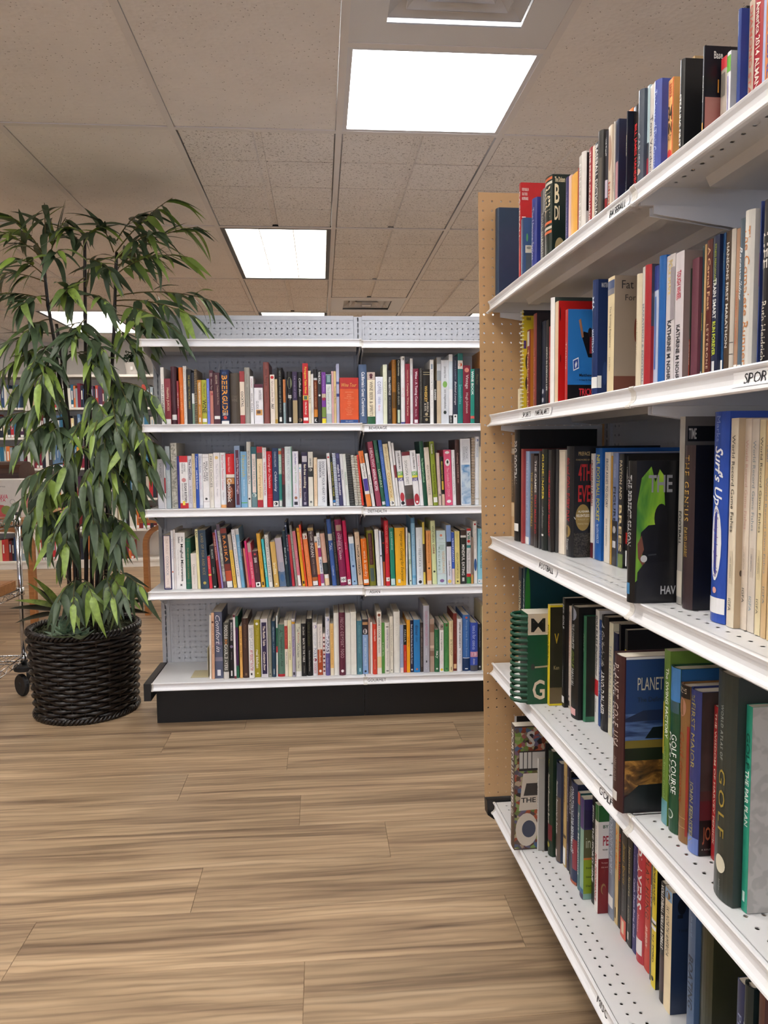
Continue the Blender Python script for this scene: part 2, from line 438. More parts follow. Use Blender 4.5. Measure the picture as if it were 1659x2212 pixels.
def shelf_meshes():
    mb = MB(); nc = 35; x0 = (SEC-nc*IN)/2
    strips = [(.006, .018, 0), (.018, .018+2*IN, 1), (.018+2*IN, SD-.03-2*IN, 0), (SD-.03-2*IN, SD-.03, 1), (SD-.03, SD-.002, 0)]
    for zz, flip in ((-.0005, 0), (-.0022, 1)):
        for a, b, holes in strips:
            if holes: perf(mb, nc, 2, lambda x, y: (x0+x, a+y, zz))
            else: mb.quad((.002, a, zz), (SEC-.002, a, zz), (SEC-.002, b, zz), (.002, b, zz))
            if holes:
                for u, v in ((.002, x0), (SEC-x0, SEC-.002)): mb.quad((u, a, zz), (v, a, zz), (v, b, zz), (u, b, zz))
    mb.box(.002, .0035, .01, SD-.004, -.03, -.0022); mb.box(SEC-.0035, SEC-.002, .01, SD-.004, -.03, -.0022)
    mb.extrude([(.09, -.0022), (.097, -.016), (.125, -.016), (.132, -.0022)], .05, SEC-.05, lambda s, p, q: (s, p, q))
    mb.extrude([(.225, -.0022), (.232, -.022), (.300, -.03), (.306, -.0022)], .012, SEC-.012, lambda s, p, q: (s, p, q))
    me = mb.mesh('shelf'); me.materials.append(M_METAL)
    ml = MB(); ml.extrude(LIP, .0012, SEC-.0012, lambda s, p, q: (s, p, q)); lip = ml.mesh('price_channel'); lip.materials.append(M_LIP)
    bm = bmesh.new(); bm.from_mesh(lip); bmesh.ops.recalc_face_normals(bm, faces=bm.faces); bm.to_mesh(lip); bm.free()
    cap = [(p*1.0-.0016, q*1.05+.0006) for p, q in LIP]
    mc = MB(); mc.extrude(cap, 0, .008, lambda s, p, q: (s, p, q)); ec = mc.mesh('end_cap'); ec.materials.append(M_CAP)
    bm = bmesh.new(); bm.from_mesh(ec); bmesh.ops.recalc_face_normals(bm, faces=bm.faces); bm.to_mesh(ec); bm.free()
    mk = MB(); mk.extrude([(.03, -.031), (SD-.004, -.031), (SD-.004, -.115), (.28, -.11), (.16, -.062), (.03, -.044)], 0, .003, lambda s, p, q: (s, p, q)); br = mk.mesh('bracket'); br.materials.append(M_METAL)
    return me, lip, ec, br
SHELF, LIPM, ENDC, BRK = shelf_meshes()
def add_shelf(par, u0, y, z, brackets=True, name='shelf'):
    s = link(name, SHELF, None, par, (u0, y, z))
    link('price_channel', LIPM, None, s)
    link('end_cap', ENDC, None, s, (.0002, 0, 0)); link('end_cap', ENDC, None, s, (SEC-.0082, 0, 0))
    if brackets:
        link('bracket', BRK, None, s, (.005, 0, 0)); link('bracket', BRK, None, s, (SEC-.008, 0, 0))
    return s
def upright_mesh(z1):
    mb = MB(); w = .019; d = .03; n = int((z1-.02)/IN); z0 = z1-n*IN
    mb.quad((-w, 0, 0), (w, 0, 0), (w, 0, z0), (-w, 0, z0))
    for j in range(n):
        a, b = z0+j*IN, z0+(j+1)*IN; h0, h1 = a+.003, b-.0035; s = .0033
        mb.quad((-w, 0, a), (-s, 0, a), (-s, 0, b), (-w, 0, b)); mb.quad((s, 0, a), (w, 0, a), (w, 0, b), (s, 0, b))
        mb.quad((-s, 0, a), (s, 0, a), (s, 0, h0), (-s, 0, h0)); mb.quad((-s, 0, h1), (s, 0, h1), (s, 0, b), (-s, 0, b))
    mb.quad((-w, d, 0), (-w, 0, 0), (-w, 0, z1), (-w, d, z1)); mb.quad((w, 0, 0), (w, d, 0), (w, d, z1), (w, 0, z1))
    mb.quad((w, d, 0), (-w, d, 0), (-w, d, z1), (w, d, z1)); mb.quad((-w, 0, z1), (w, 0, z1), (w, d, z1), (-w, d, z1))
    me = mb.mesh('upright'); me.materials.append(M_PANEL); return me
def panel_mesh(zb, nrow, ztop):
    mb = MB(); nc = 34; x0 = .032
    perf(mb, nc, nrow, lambda x, z: (x0+x-IN/2, 0, zb+z))
    xa, xb = .02, SEC-.02; zt = zb+nrow*IN; xs, xe = x0-IN/2, x0-IN/2+nc*IN
    mb.quad((xa, 0, zb), (xs, 0, zb), (xs, 0, zt), (xa, 0, zt)); mb.quad((xe, 0, zb), (xb, 0, zb), (xb, 0, zt), (xe, 0, zt))
    mb.box(xa, xb, -.003, .004, zt, ztop); mb.quad((xa, 0, .02), (xb, 0, .02), (xb, 0, zb), (xa, 0, zb))
    mb.quad((xa+.012, -.0012, zb), (xa+.0145, -.0012, zb), (xa+.0145, -.0012, zt), (xa+.012, -.0012, zt))
    me = mb.mesh('back_panel'); me.materials.append(M_PANEL); return me
# --- middle gondola (frame: x along the shelves, y to the back)
MX, MY, MPHI = -.7022, 3.5512, -.0072
MU = np.array([math.cos(MPHI), math.sin(MPHI), 0]); MW = np.array([-math.sin(MPHI), math.cos(MPHI), 0]); M0 = np.array([MX, MY, 0])
def m_uz(x, y, w):                           # photo pixel -> (u, z) on the vertical plane w behind the panel
    P = at_plane(x, y, M0+MW*w, MW); return float((P-M0)@MU), float(P[2])
US = -.032
MZ = dict(top=1.660, beverage=1.3096, diet=.955, asian=.6055, gourmet=.2108)
gm = empty('gondola_shelving', M0, MPHI)
tag(gm, 'white perforated metal gondola shelving of cookbooks standing beside the bamboo', 'shelving')
um = upright_mesh(1.808)
for k in range(3): link('upright', um, None, gm, (US+k*SEC, -.002, 0))
pm = panel_mesh(1.7794-62.5*IN, 63, 1.812)
for k in range(2):
    link('back_panel', pm, None, gm, (US+k*SEC, 0, 0))
    mb = MB(); mb.box(US+k*SEC+.02, US+(k+1)*SEC-.02, .03, .033, .02, 1.81); mb.box(US+k*SEC+.02, US+(k+1)*SEC-.02, .004, .03, 1.806, 1.81); mb.build('rear_panel', M_PANEL, gm)
    for key in ('top', 'beverage', 'diet', 'asian'): add_shelf(gm, US+k*SEC, -SD, MZ[key]-(.005 if k else 0))
    add_shelf(gm, US+k*SEC, -SD, MZ['gourmet'], False, 'base_deck')
    mb = MB(); mb.box(US+k*SEC+.001, US+(k+1)*SEC-.001, -.222, -.214, 0, .176); mb.build('kick_plate', M_BLACK, gm)
    mb = MB(); mb.box(US+k*SEC+.001, US+(k+1)*SEC-.001, -.30, -.222, .162, .176); mb.build('kick_flange', M_BLACK, gm)
mb = MB(); mb.box(US-.03, US-.0005, -SD-.012, -.005, .138, .2125); mb.build('base_end_trim', M_BLACKP, gm)
mb = MB(); mb.box(US-.004, US+.0, -.222, .05, 0, .138); mb.build('base_side', M_BLACK, gm)
# --- right gondola (frame: x toward the camera, y into the shelf)
RX, RY, RPHI = .4727, 2.0876, .0253
RU = np.array([math.sin(RPHI), -math.cos(RPHI), 0]); RW = np.array([math.cos(RPHI), math.sin(RPHI), 0]); R0V = np.array([RX, RY, 0])
RZ = [1.5978, 1.2886, .9477, .5837, .1702]
lean = lambda z: math.tan(-.0121)*(z-1.19)
def r_uz(x, y, w):
    P = at_plane(x, y, R0V+RW*w, RW); return float((P-R0V)@RU), float(P[2])
gr = empty('gondola_shelving', R0V, RPHI-PI/2)
tag(gr, 'tall white metal gondola shelving of sports books with a tan pegboard end', 'shelving')
ur = upright_mesh(1.88)
for k in range(3): link('upright', ur, None, gr, (k*SEC+(.02 if k == 0 else 0), SD+.004, 0))
pr = panel_mesh(1.85-65*IN, 65, 1.88)
for k in range(2):
    link('back_panel', pr, None, gr, (k*SEC, SD+.012, 0))
    mb = MB(); mb.box(k*SEC+.02, (k+1)*SEC-.02, SD+.045, SD+.048, .02, 1.87); mb.box(k*SEC+.02, (k+1)*SEC-.02, SD+.017, SD+.045, 1.866, 1.87); mb.build('rear_panel', M_PANEL, gr)
    for i, z in enumerate(RZ[:4]): add_shelf(gr, k*SEC, lean(z), z)
    add_shelf(gr, k*SEC, lean(RZ[4]), RZ[4], False, 'base_deck')
    mb = MB(); mb.box(k*SEC+.001, (k+1)*SEC-.001, .078, .086, 0, .134); mb.build('kick_plate', M_BLACK, gr)
    mb = MB(); mb.box(k*SEC+.001, (k+1)*SEC-.001, .03, .078, .122, .134); mb.build('kick_flange', M_BLACK, gr)
mb = MB(); mb.extrude([(-.008, .175), (.30, .175), (.30, .118), (.012, .118), (-.006, .132)], -.034, -.0185, lambda s, p, q: (s, p, q)); mb.extrude([(-.008, .175), (.07, .175), (.07, .118), (.012, .118), (-.006, .132)], -.0185, -.0005, lambda s, p, q: (s, p, q)); mb.build('base_end_trim', M_BLACKP, gr)
mb = MB(); PR = 67; PC = 17; ztop = 1.893; zb = .1755
def pegf(xf):
    def f(y, z):
        zz = ztop-.0105-z; return (xf, -.0232+y+lean(zz), zz)
    return f
perf(mb, PC, PR, pegf(-.012), r=.0030); perf(mb, PC, PR, pegf(-.0172), r=.0030)
oc = [(.0030*math.cos(a*PI/4), .0030*math.sin(a*PI/4)) for a in range(8)]
for i in range(PC):
    for j in range(PR):
        f1, f2 = pegf(-.012), pegf(-.0172); x, z = (i+.5)*IN, (j+.5)*IN; b = len(mb.v)
        mb.v += [f1(x+q[0], z+q[1]) for q in oc]+[f2(x+q[0], z+q[1]) for q in oc]
        mb.f += [(b+k, b+(k+1) % 8, b+8+(k+1) % 8, b+8+k) for k in range(8)]
f1, f2 = pegf(-.012), pegf(-.0172); Y1 = PC*IN; Z1 = PR*IN
for a, b in (((0, -.0105), (0, Z1)), ((Y1, -.0105), (Y1, Z1)), ((0, -.0105), (Y1, -.0105)), ((0, Z1), (Y1, Z1))): mb.quad(f1(*a), f1(*b), f2(*b), f2(*a))
for f in (f1, f2): mb.quad(f(0, -.0105), f(Y1, -.0105), f(Y1, 0), f(0, 0))
peg = mb.build('pegboard_end_panel', M_PEG, gr); peg['label'] = 'tan hardboard pegboard end panel'

# paper shelf labels with their lettering
M_CARD = mat('f4f4f6', .45, name='label_card'); M_INK = mat('17171d', .6, name='black_ink')
def card(par, y, z, u0, u1, t0, t1, s):
    mb = MB(); prof = [(.0012, -.0075), (.0022, -.011), (.0024, -.016), (.0012, -.021), (-.0022, -.0255)]
    for a, b in zip(prof, prof[1:]): mb.quad((u0, a[0]-.0007+y, a[1]+z), (u1, a[0]-.0007+y, a[1]+z), (u1, b[0]-.0007+y, b[1]+z), (u0, b[0]-.0007+y, b[1]+z))
    c = mb.build('label_card', M_CARD, par)
    def fn(tx, ty):
        zz = -.0225+ty*.0125; yy = np.interp(-zz, [-q[1] for q in prof], [q[0] for q in prof])
        return (t0+tx*(t1-t0), y+yy-.0011, z+zz)
    text_obj(s, '', fn, M_INK, c, 'label_lettering')
for key, cx0, cx1, tx0, tx1, py, s in (('beverage', 788, 843, 797, 836, 926, 'BEVERAGE'), ('diet', 783, 842, 795, 835, 1099, 'DIET/HEALTH'),
                                  ('asian', 790, 826, 798, 821, 1273, 'ASIAN'), ('gourmet', 787, 839, 794, 834, 1468, 'GOURMET')):
    card(gm, -SD, MZ[key]-(.005 if key != 'gourmet' else 0), *[m_uz(x, py, -SD)[0] for x in (cx0, cx1, tx0, tx1)], s)
for i, cx0, cx1, tx0, tx1, s, yf in ((0, 1310, 1358, 1317, 1352, 'BASEBALL', lambda x: 665-.7965*(x-1056)), (1, 1121, 1150, 1128, 1146, 'SPORTS', lambda x: 913-.205*(x-1057)), (1, 1151, 1190, 1156, 1185, 'MARTIAL ARTS', lambda x: 913-.205*(x-1057)),
                            (1, 1583, 1700, 1607, 1680, 'SPORTS', lambda x: 913-.205*(x-1057)), (2, 1160, 1202, 1165, 1195, 'FOOTBALL', lambda x: 1171+.433*(x-1059)),
                            (3, 1282, 1335, 1294, 1322, 'GOLF', lambda x: 1445+1.06*(x-1064)), (4, 1275, 1324, 1290, 1311, 'MISC', lambda x: 1745+1.86*(x-1069))):
    card(gr, lean(RZ[i]), RZ[i], *[r_uz(x, yf(x), lean(RZ[i]))[0] for x in (cx0, cx1, tx0, tx1)], s)
# ================================================================== books
NAMES = [('black', '1a1a1c'), ('charcoal', '3a3a3a'), ('grey', '8c8a88'), ('pale grey', 'bdbdbd'), ('white', 'f0efee'), ('cream', 'ece2c6'), ('beige', 'd8bfa2'), ('tan', 'c0a070'), ('brown', '5a4030'), ('dark brown', '3c2a24'),
         ('maroon', '5c2032'), ('dark red', '8a2028'), ('red', 'c8262c'), ('orange', 'e8762a'), ('peach', 'eeb088'), ('gold', 'c98a2a'), ('yellow', 'f0c030'), ('pale yellow', 'eee6b0'), ('lime', 'b5b52a'), ('olive', '7a7a20'),
         ('green', '3f8a50'), ('dark green', '1c4030'), ('pale green', 'cfe4d0'), ('teal', '1f8078'), ('dark teal', '1f4a58'), ('sky blue', '8fc4e4'), ('blue', '2f62b0'), ('navy', '182850'), ('slate blue', '566a88'), ('lavender', 'c4c0da'),
         ('purple', '6a3a8a'), ('dark purple', '2c2448'), ('pink', 'e08098'), ('hot pink', 'd8286a'), ('rose', 'a04a5a'), ('pale blue', 'cddbe6')]
NRGB = [(n, np.array(lin(h)[:3])**(1/2.2)) for n, h in NAMES]
def cname(h):
    c = np.array(lin(h)[:3])**(1/2.2); return min(NRGB, key=lambda t: ((t[1]-c)**2).sum())[0]
def spine_y(x, t, bul):                      # spine outline: y (negative = bulging out) over the thickness
    if bul <= 0: return 0.
    s = 2*x/t-1; return -bul*(1-s*s)
def cover_mesh(t, h, d, hard):
    c = .0024 if hard else .0007
    c = min(c, t*.22); bul = min(.28*t, .0055) if hard else min(.06*t, .0012)
    n = 6
    out = [(0, d)]+[(t*i/n, spine_y(t*i/n, t, bul)+(.0 if 0 < i < n else .0)) for i in range(n+1)]+[(t, d)]
    inn = [(c, d)]+[(c+(t-2*c)*i/n, c+spine_y(t*i/n, t, bul)) for i in range(n+1)]+[(t-c, d)]
    mb = MB(); m = len(out)
    for z in (0, h): mb.v += [(p[0], p[1], z) for p in out]+[(p[0], p[1], z) for p in inn]
    o0, i0, o1, i1 = 0, m, 2*m, 3*m
    for k in range(m-1):
        mb.f += [(o0+k, o0+k+1, o1+k+1, o1+k), (i0+k+1, i0+k, i1+k, i1+k+1), (o1+k, o1+k+1, i1+k+1, i1+k), (o0+k+1, o0+k, i0+k, i0+k+1)]
    mb.f += [(i0, o0, o1, i1), (o0+m-1, i0+m-1, i1+m-1, o1+m-1)]
    return mb, c, bul
BOOKS = []
RB = random.Random(11)
def make_book(t, h, d, hexc, ops, hard, rough=.38, vis=None, kind='cookbook'):
    vis = vis or d
    cy = lambda y: d*.996 if y >= .98 else min(y*vis, d)
    mb, c, bul = cover_mesh(t, h, d, hard)
    root = mb.build(kind, mat(hexc, rough, wear=.07))
    ov = .0028 if hard else .0004
    pb = MB(); pb.box(c+.0001, t-c-.0001, c+.0008+bul*0, d-ov, ov, h-ov); pb.build('page_block', M_PAGE, root)
    sy = lambda x: spine_y(x, t, bul)
    lay = [0]
    def strip(f0, f1, a, b, hx, name, e):
        q = MB(); n = 6
        for i in range(n):
            xa, xb = t*(a+(b-a)*i/n), t*(a+(b-a)*(i+1)/n)
            q.quad((xa, sy(xa)-e, h*(1-f1)), (xb, sy(xb)-e, h*(1-f1)), (xb, sy(xb)-e, h*(1-f0)), (xa, sy(xa)-e, h*(1-f0)))
        return q.build(name, hx if not isinstance(hx, str) else PRINTS[hx] if hx in PRINTS else mat(hx, rough, wear=.05), root)
    for op in ops:
        p = [s.strip() for s in op.split(',')]; k = p[0]; lay[0] += 1; e = .00022+.00009*lay[0]
        if k == 'b': strip(float(p[1]), float(p[2]), 0.01, .99, p[3], 'spine_band', e)
        elif k == 'v': strip(float(p[1]), float(p[2]), float(p[3]), float(p[4]), p[5], 'spine_panel_or_sheen', e)  # printed panels; pale edge strips on shiny hardbacks paint their sheen
        elif k == 's':
            strip(float(p[1]), float(p[2]), .08, .92, M_WHITE, 'price_sticker', e)
        elif k in 'to':
            pass
        if k in 't' and len(p) >= 7:
            f0, f1, w, hx, st, s = float(p[1]), float(p[2]), float(p[3]), p[4], p[5], p[6]
            la = float(p[7]) if len(p) > 7 else .5
            asp = text_pts(s, st.replace('-', ''))[2]; L = (f1-f0)*h; Hh = w*t
            if L/Hh > asp*2.2:                    # do not stretch lettering too far: keep it centred
                mid = (f0+f1)/2; L = asp*2.2*Hh; f0, f1 = mid-L/h/2, mid+L/h/2
            text_obj(s, st.replace('-', ''), lambda tx, ty: ((lambda x: (x, sy(x)-e-.00015, h*(1-(f0+tx*(f1-f0)))))(t*(la-w/2+ty*w))), mat(hx, .45), root, 'spine_title')
        elif k == 'h':
            f0, f1, w, hx, st, s = float(p[1]), float(p[2]), float(p[3]), p[4], p[5], p[6]
            text_obj(s, st.replace('-', ''), lambda tx, ty: ((lambda x: (x, sy(x)-e-.00015, h*(1-f1+ty*(f1-f0))))(t*(.5+(tx-.5)*w))), mat(hx, .45), root, 'spine_title')
        elif k == 'o':
            f, r, hx = float(p[1]), float(p[2])*t, p[3]; q = MB()
            q.poly([(lambda x: (x, sy(x)-e, h*(1-f)+r*math.sin(a)))(t/2+r*math.cos(a)) for a in [2*PI*j/14 for j in range(14)]]); q.build('spine_emblem', mat(hx, rough), root)
        elif k == 'e':                            # ellipse on the spine: centre f, half height fh, half width w
            f, fh, w, hx = float(p[1]), float(p[2])*h, float(p[3])*t, p[4]; q = MB()
            q.poly([(lambda x: (x, sy(x)-e, h*(1-f)+fh*math.sin(a)))(t/2+w*math.cos(a)) for a in [2*PI*j/18 for j in range(18)]]); q.build('spine_emblem', mat(hx, rough), root)
        elif k == 'R':                            # printed rectangle on the front cover: y0 y1 f0 f1 colour
            y0, y1, f0, f1 = map(float, p[1:5]); q = MB(); x = t+e
            y0, y1 = cy(y0), cy(y1); q.quad((x, y0, h*(1-f1)), (x, y1, h*(1-f1)), (x, y1, h*(1-f0)), (x, y0, h*(1-f0))); q.build('cover_print', PRINTS[p[5]] if p[5] in PRINTS else mat(p[5], rough), root)
        elif k == 'E':
            y0, y1, f0, f1 = map(float, p[1:5]); q = MB(); x = t+e; ec, ez = (y0+y1)/2*vis, h*(1-(f0+f1)/2)
            q.poly([(x, min(d, ec+(y1-y0)/2*vis*math.cos(a)), min(h, ez+(f1-f0)/2*h*math.sin(a))) for a in [2*PI*j/20 for j in range(20)]]); q.build('cover_print', mat(p[5], rough), root)
        elif k == 'P':                            # polygon on the front cover: colour then y f pairs
            vv = list(map(float, p[2:])); x = t+e; q = MB()
            q.poly([(x, cy(vv[i]), h*(1-vv[i+1])) for i in range(0, len(vv), 2)]); q.build('cover_print', PRINTS[p[1]] if p[1] in PRINTS else mat(p[1], rough), root)
        elif k == 'X':
            y0, y1, f0, f1 = map(float, p[1:5]); x = t+e+.0002; y0, y1 = y0*vis, min(y1*vis, d*.98)
            text_obj(p[7], p[6].replace('-', ''), lambda tx, ty: (x, y0+tx*(y1-y0), h*(1-f1+ty*(f1-f0))), mat(p[5], .45), root, 'cover_lettering')
        elif k == 'c':                            # comb or spiral binding rings along the spine
            n = int(p[1]); hx = p[2]; q = MB()
            for j in range(n):
                z = h*(j+.5)/n
                q.tube([(t/2+(t*.46)*math.cos(a), .002-(t*.5+.002)*math.sin(a), z) for a in [PI*(i/6) for i in range(7)]], h/n*.22 if len(p) < 4 else float(p[3]), 5)
            q.build('binding_rings', mat(hx, .4), root)
    return root
PRINTS = {
    'golfland': noisy('print_landscape', [(.3, '2a1c10'), (.48, '6a4820'), (.6, 'b8863c'), (.75, '4a3218')], 26, 5, .35, 1.0, (1, 1, 1.6)),
    'sea': noisy('print_sea', [(.35, '20345c'), (.65, '5874a4')], 20, 3, .3, .3, (1, 1, 6)),
    'mosaic': noisy('print_photo_mosaic', [(.15, '2a1d1a'), (.3, 'a04a28'), (.45, '3e5a78'), (.6, '58402e'), (.72, '6c8a3a'), (.85, 'b09a80'), (1, '3a2a2a')], 95, 2, .35, 0, (1, 1, 1), True),
    'grit': noisy('print_gravel', [(.4, '15130f'), (.6, '4a443c')], 300, 2, .35),
    'dusk': noisy('print_dusk', [(.3, '3a3230'), (.7, '5a4c4a')], 14, 3, .3),
    'vest': noisy('print_green_vest', [(.3, '3f7a2a'), (.5, '7fb030'), (.7, 'a8cc3c')], 22, 3, .3, 1.2, (1, 1, .4)),
    'grid': noisy('print_grid_paper', [(.45, 'aaa69f'), (.55, 'b9b5ae')], 60, 1, .5),
    'marble': noisy('print_marble', [(.35, '8e8c80'), (.6, 'd2cfc2')], 60, 4, .4, 1.5),
    'bokeh': noisy('print_blurred_photo', [(.3, '4a3a40'), (.5, 'b06a60'), (.65, 'd8b8a8'), (.8, '7a5a5a')], 16, 1, .35),
    'ice': noisy('print_ice_blue', [(.3, '4a88c0'), (.6, 'cfe0ee')], 30, 3, .35, .8),
    'sky': noisy('print_sky_blue', [(.3, '1f66b0'), (.7, '3a86cc')], 3, 2, .3),
}
def parse(spec):
    out = []
    for ln in spec.strip().splitlines():
        ln = ln.strip()
        if not ln or ln[0] == '#': continue
        head, *ops = [s for s in ln.split('|')]
        out.append((head.split(), [o for o in ops if o.strip()]))
    return out
def title_of(ops):
    ps = [[s.strip() for s in o.split(',')] for o in ops]
    for p in ps:
        if p[0] == 'L': return p[1]
    if any(p[0] == 'n' for p in ps): return None
    for o in ops:
        p = [s.strip() for s in o.split(',')]
        if p[0] in ('t', 'h') and len(p) > 6: return ' '.join(p[6].split()[:4])
    return None
rowq = {}
def label_row(rows, shelf, kind):
    """rows: list of (object, hex, title, adjective)"""
    for i, (o, hx, ti, adj) in enumerate(rows):
        nb = []
        for j in (i-1, i+1):
            if 0 <= j < len(rows):
                r = rows[j]; nb.append('“%s”' % ' '.join(r[2].split()[:3]) if r[2] else 'a %s book' % cname(r[1]))
        base = '%s %s %s' % (adj, cname(hx), 'spiral-bound book' if 'spiral' in adj else 'book')
        base = base.replace('spiral ', '')
        if ti: lab = '%s titled “%s” on the %s shelf' % (base, ti, shelf)
        elif len(nb) == 2: lab = '%s between %s and %s, %s shelf' % (base, nb[0], nb[1], shelf)
        else: lab = '%s at the shelf end next to %s, %s shelf' % (base, nb[0], shelf)
        q = [p for p in rowq.get(o.name, [])]
        if q: lab = q[0]
        w = lab.split()
        if len(w) > 16: lab = ' '.join(w[:16])
        tag(o, lab, kind, '%s books' % shelf)

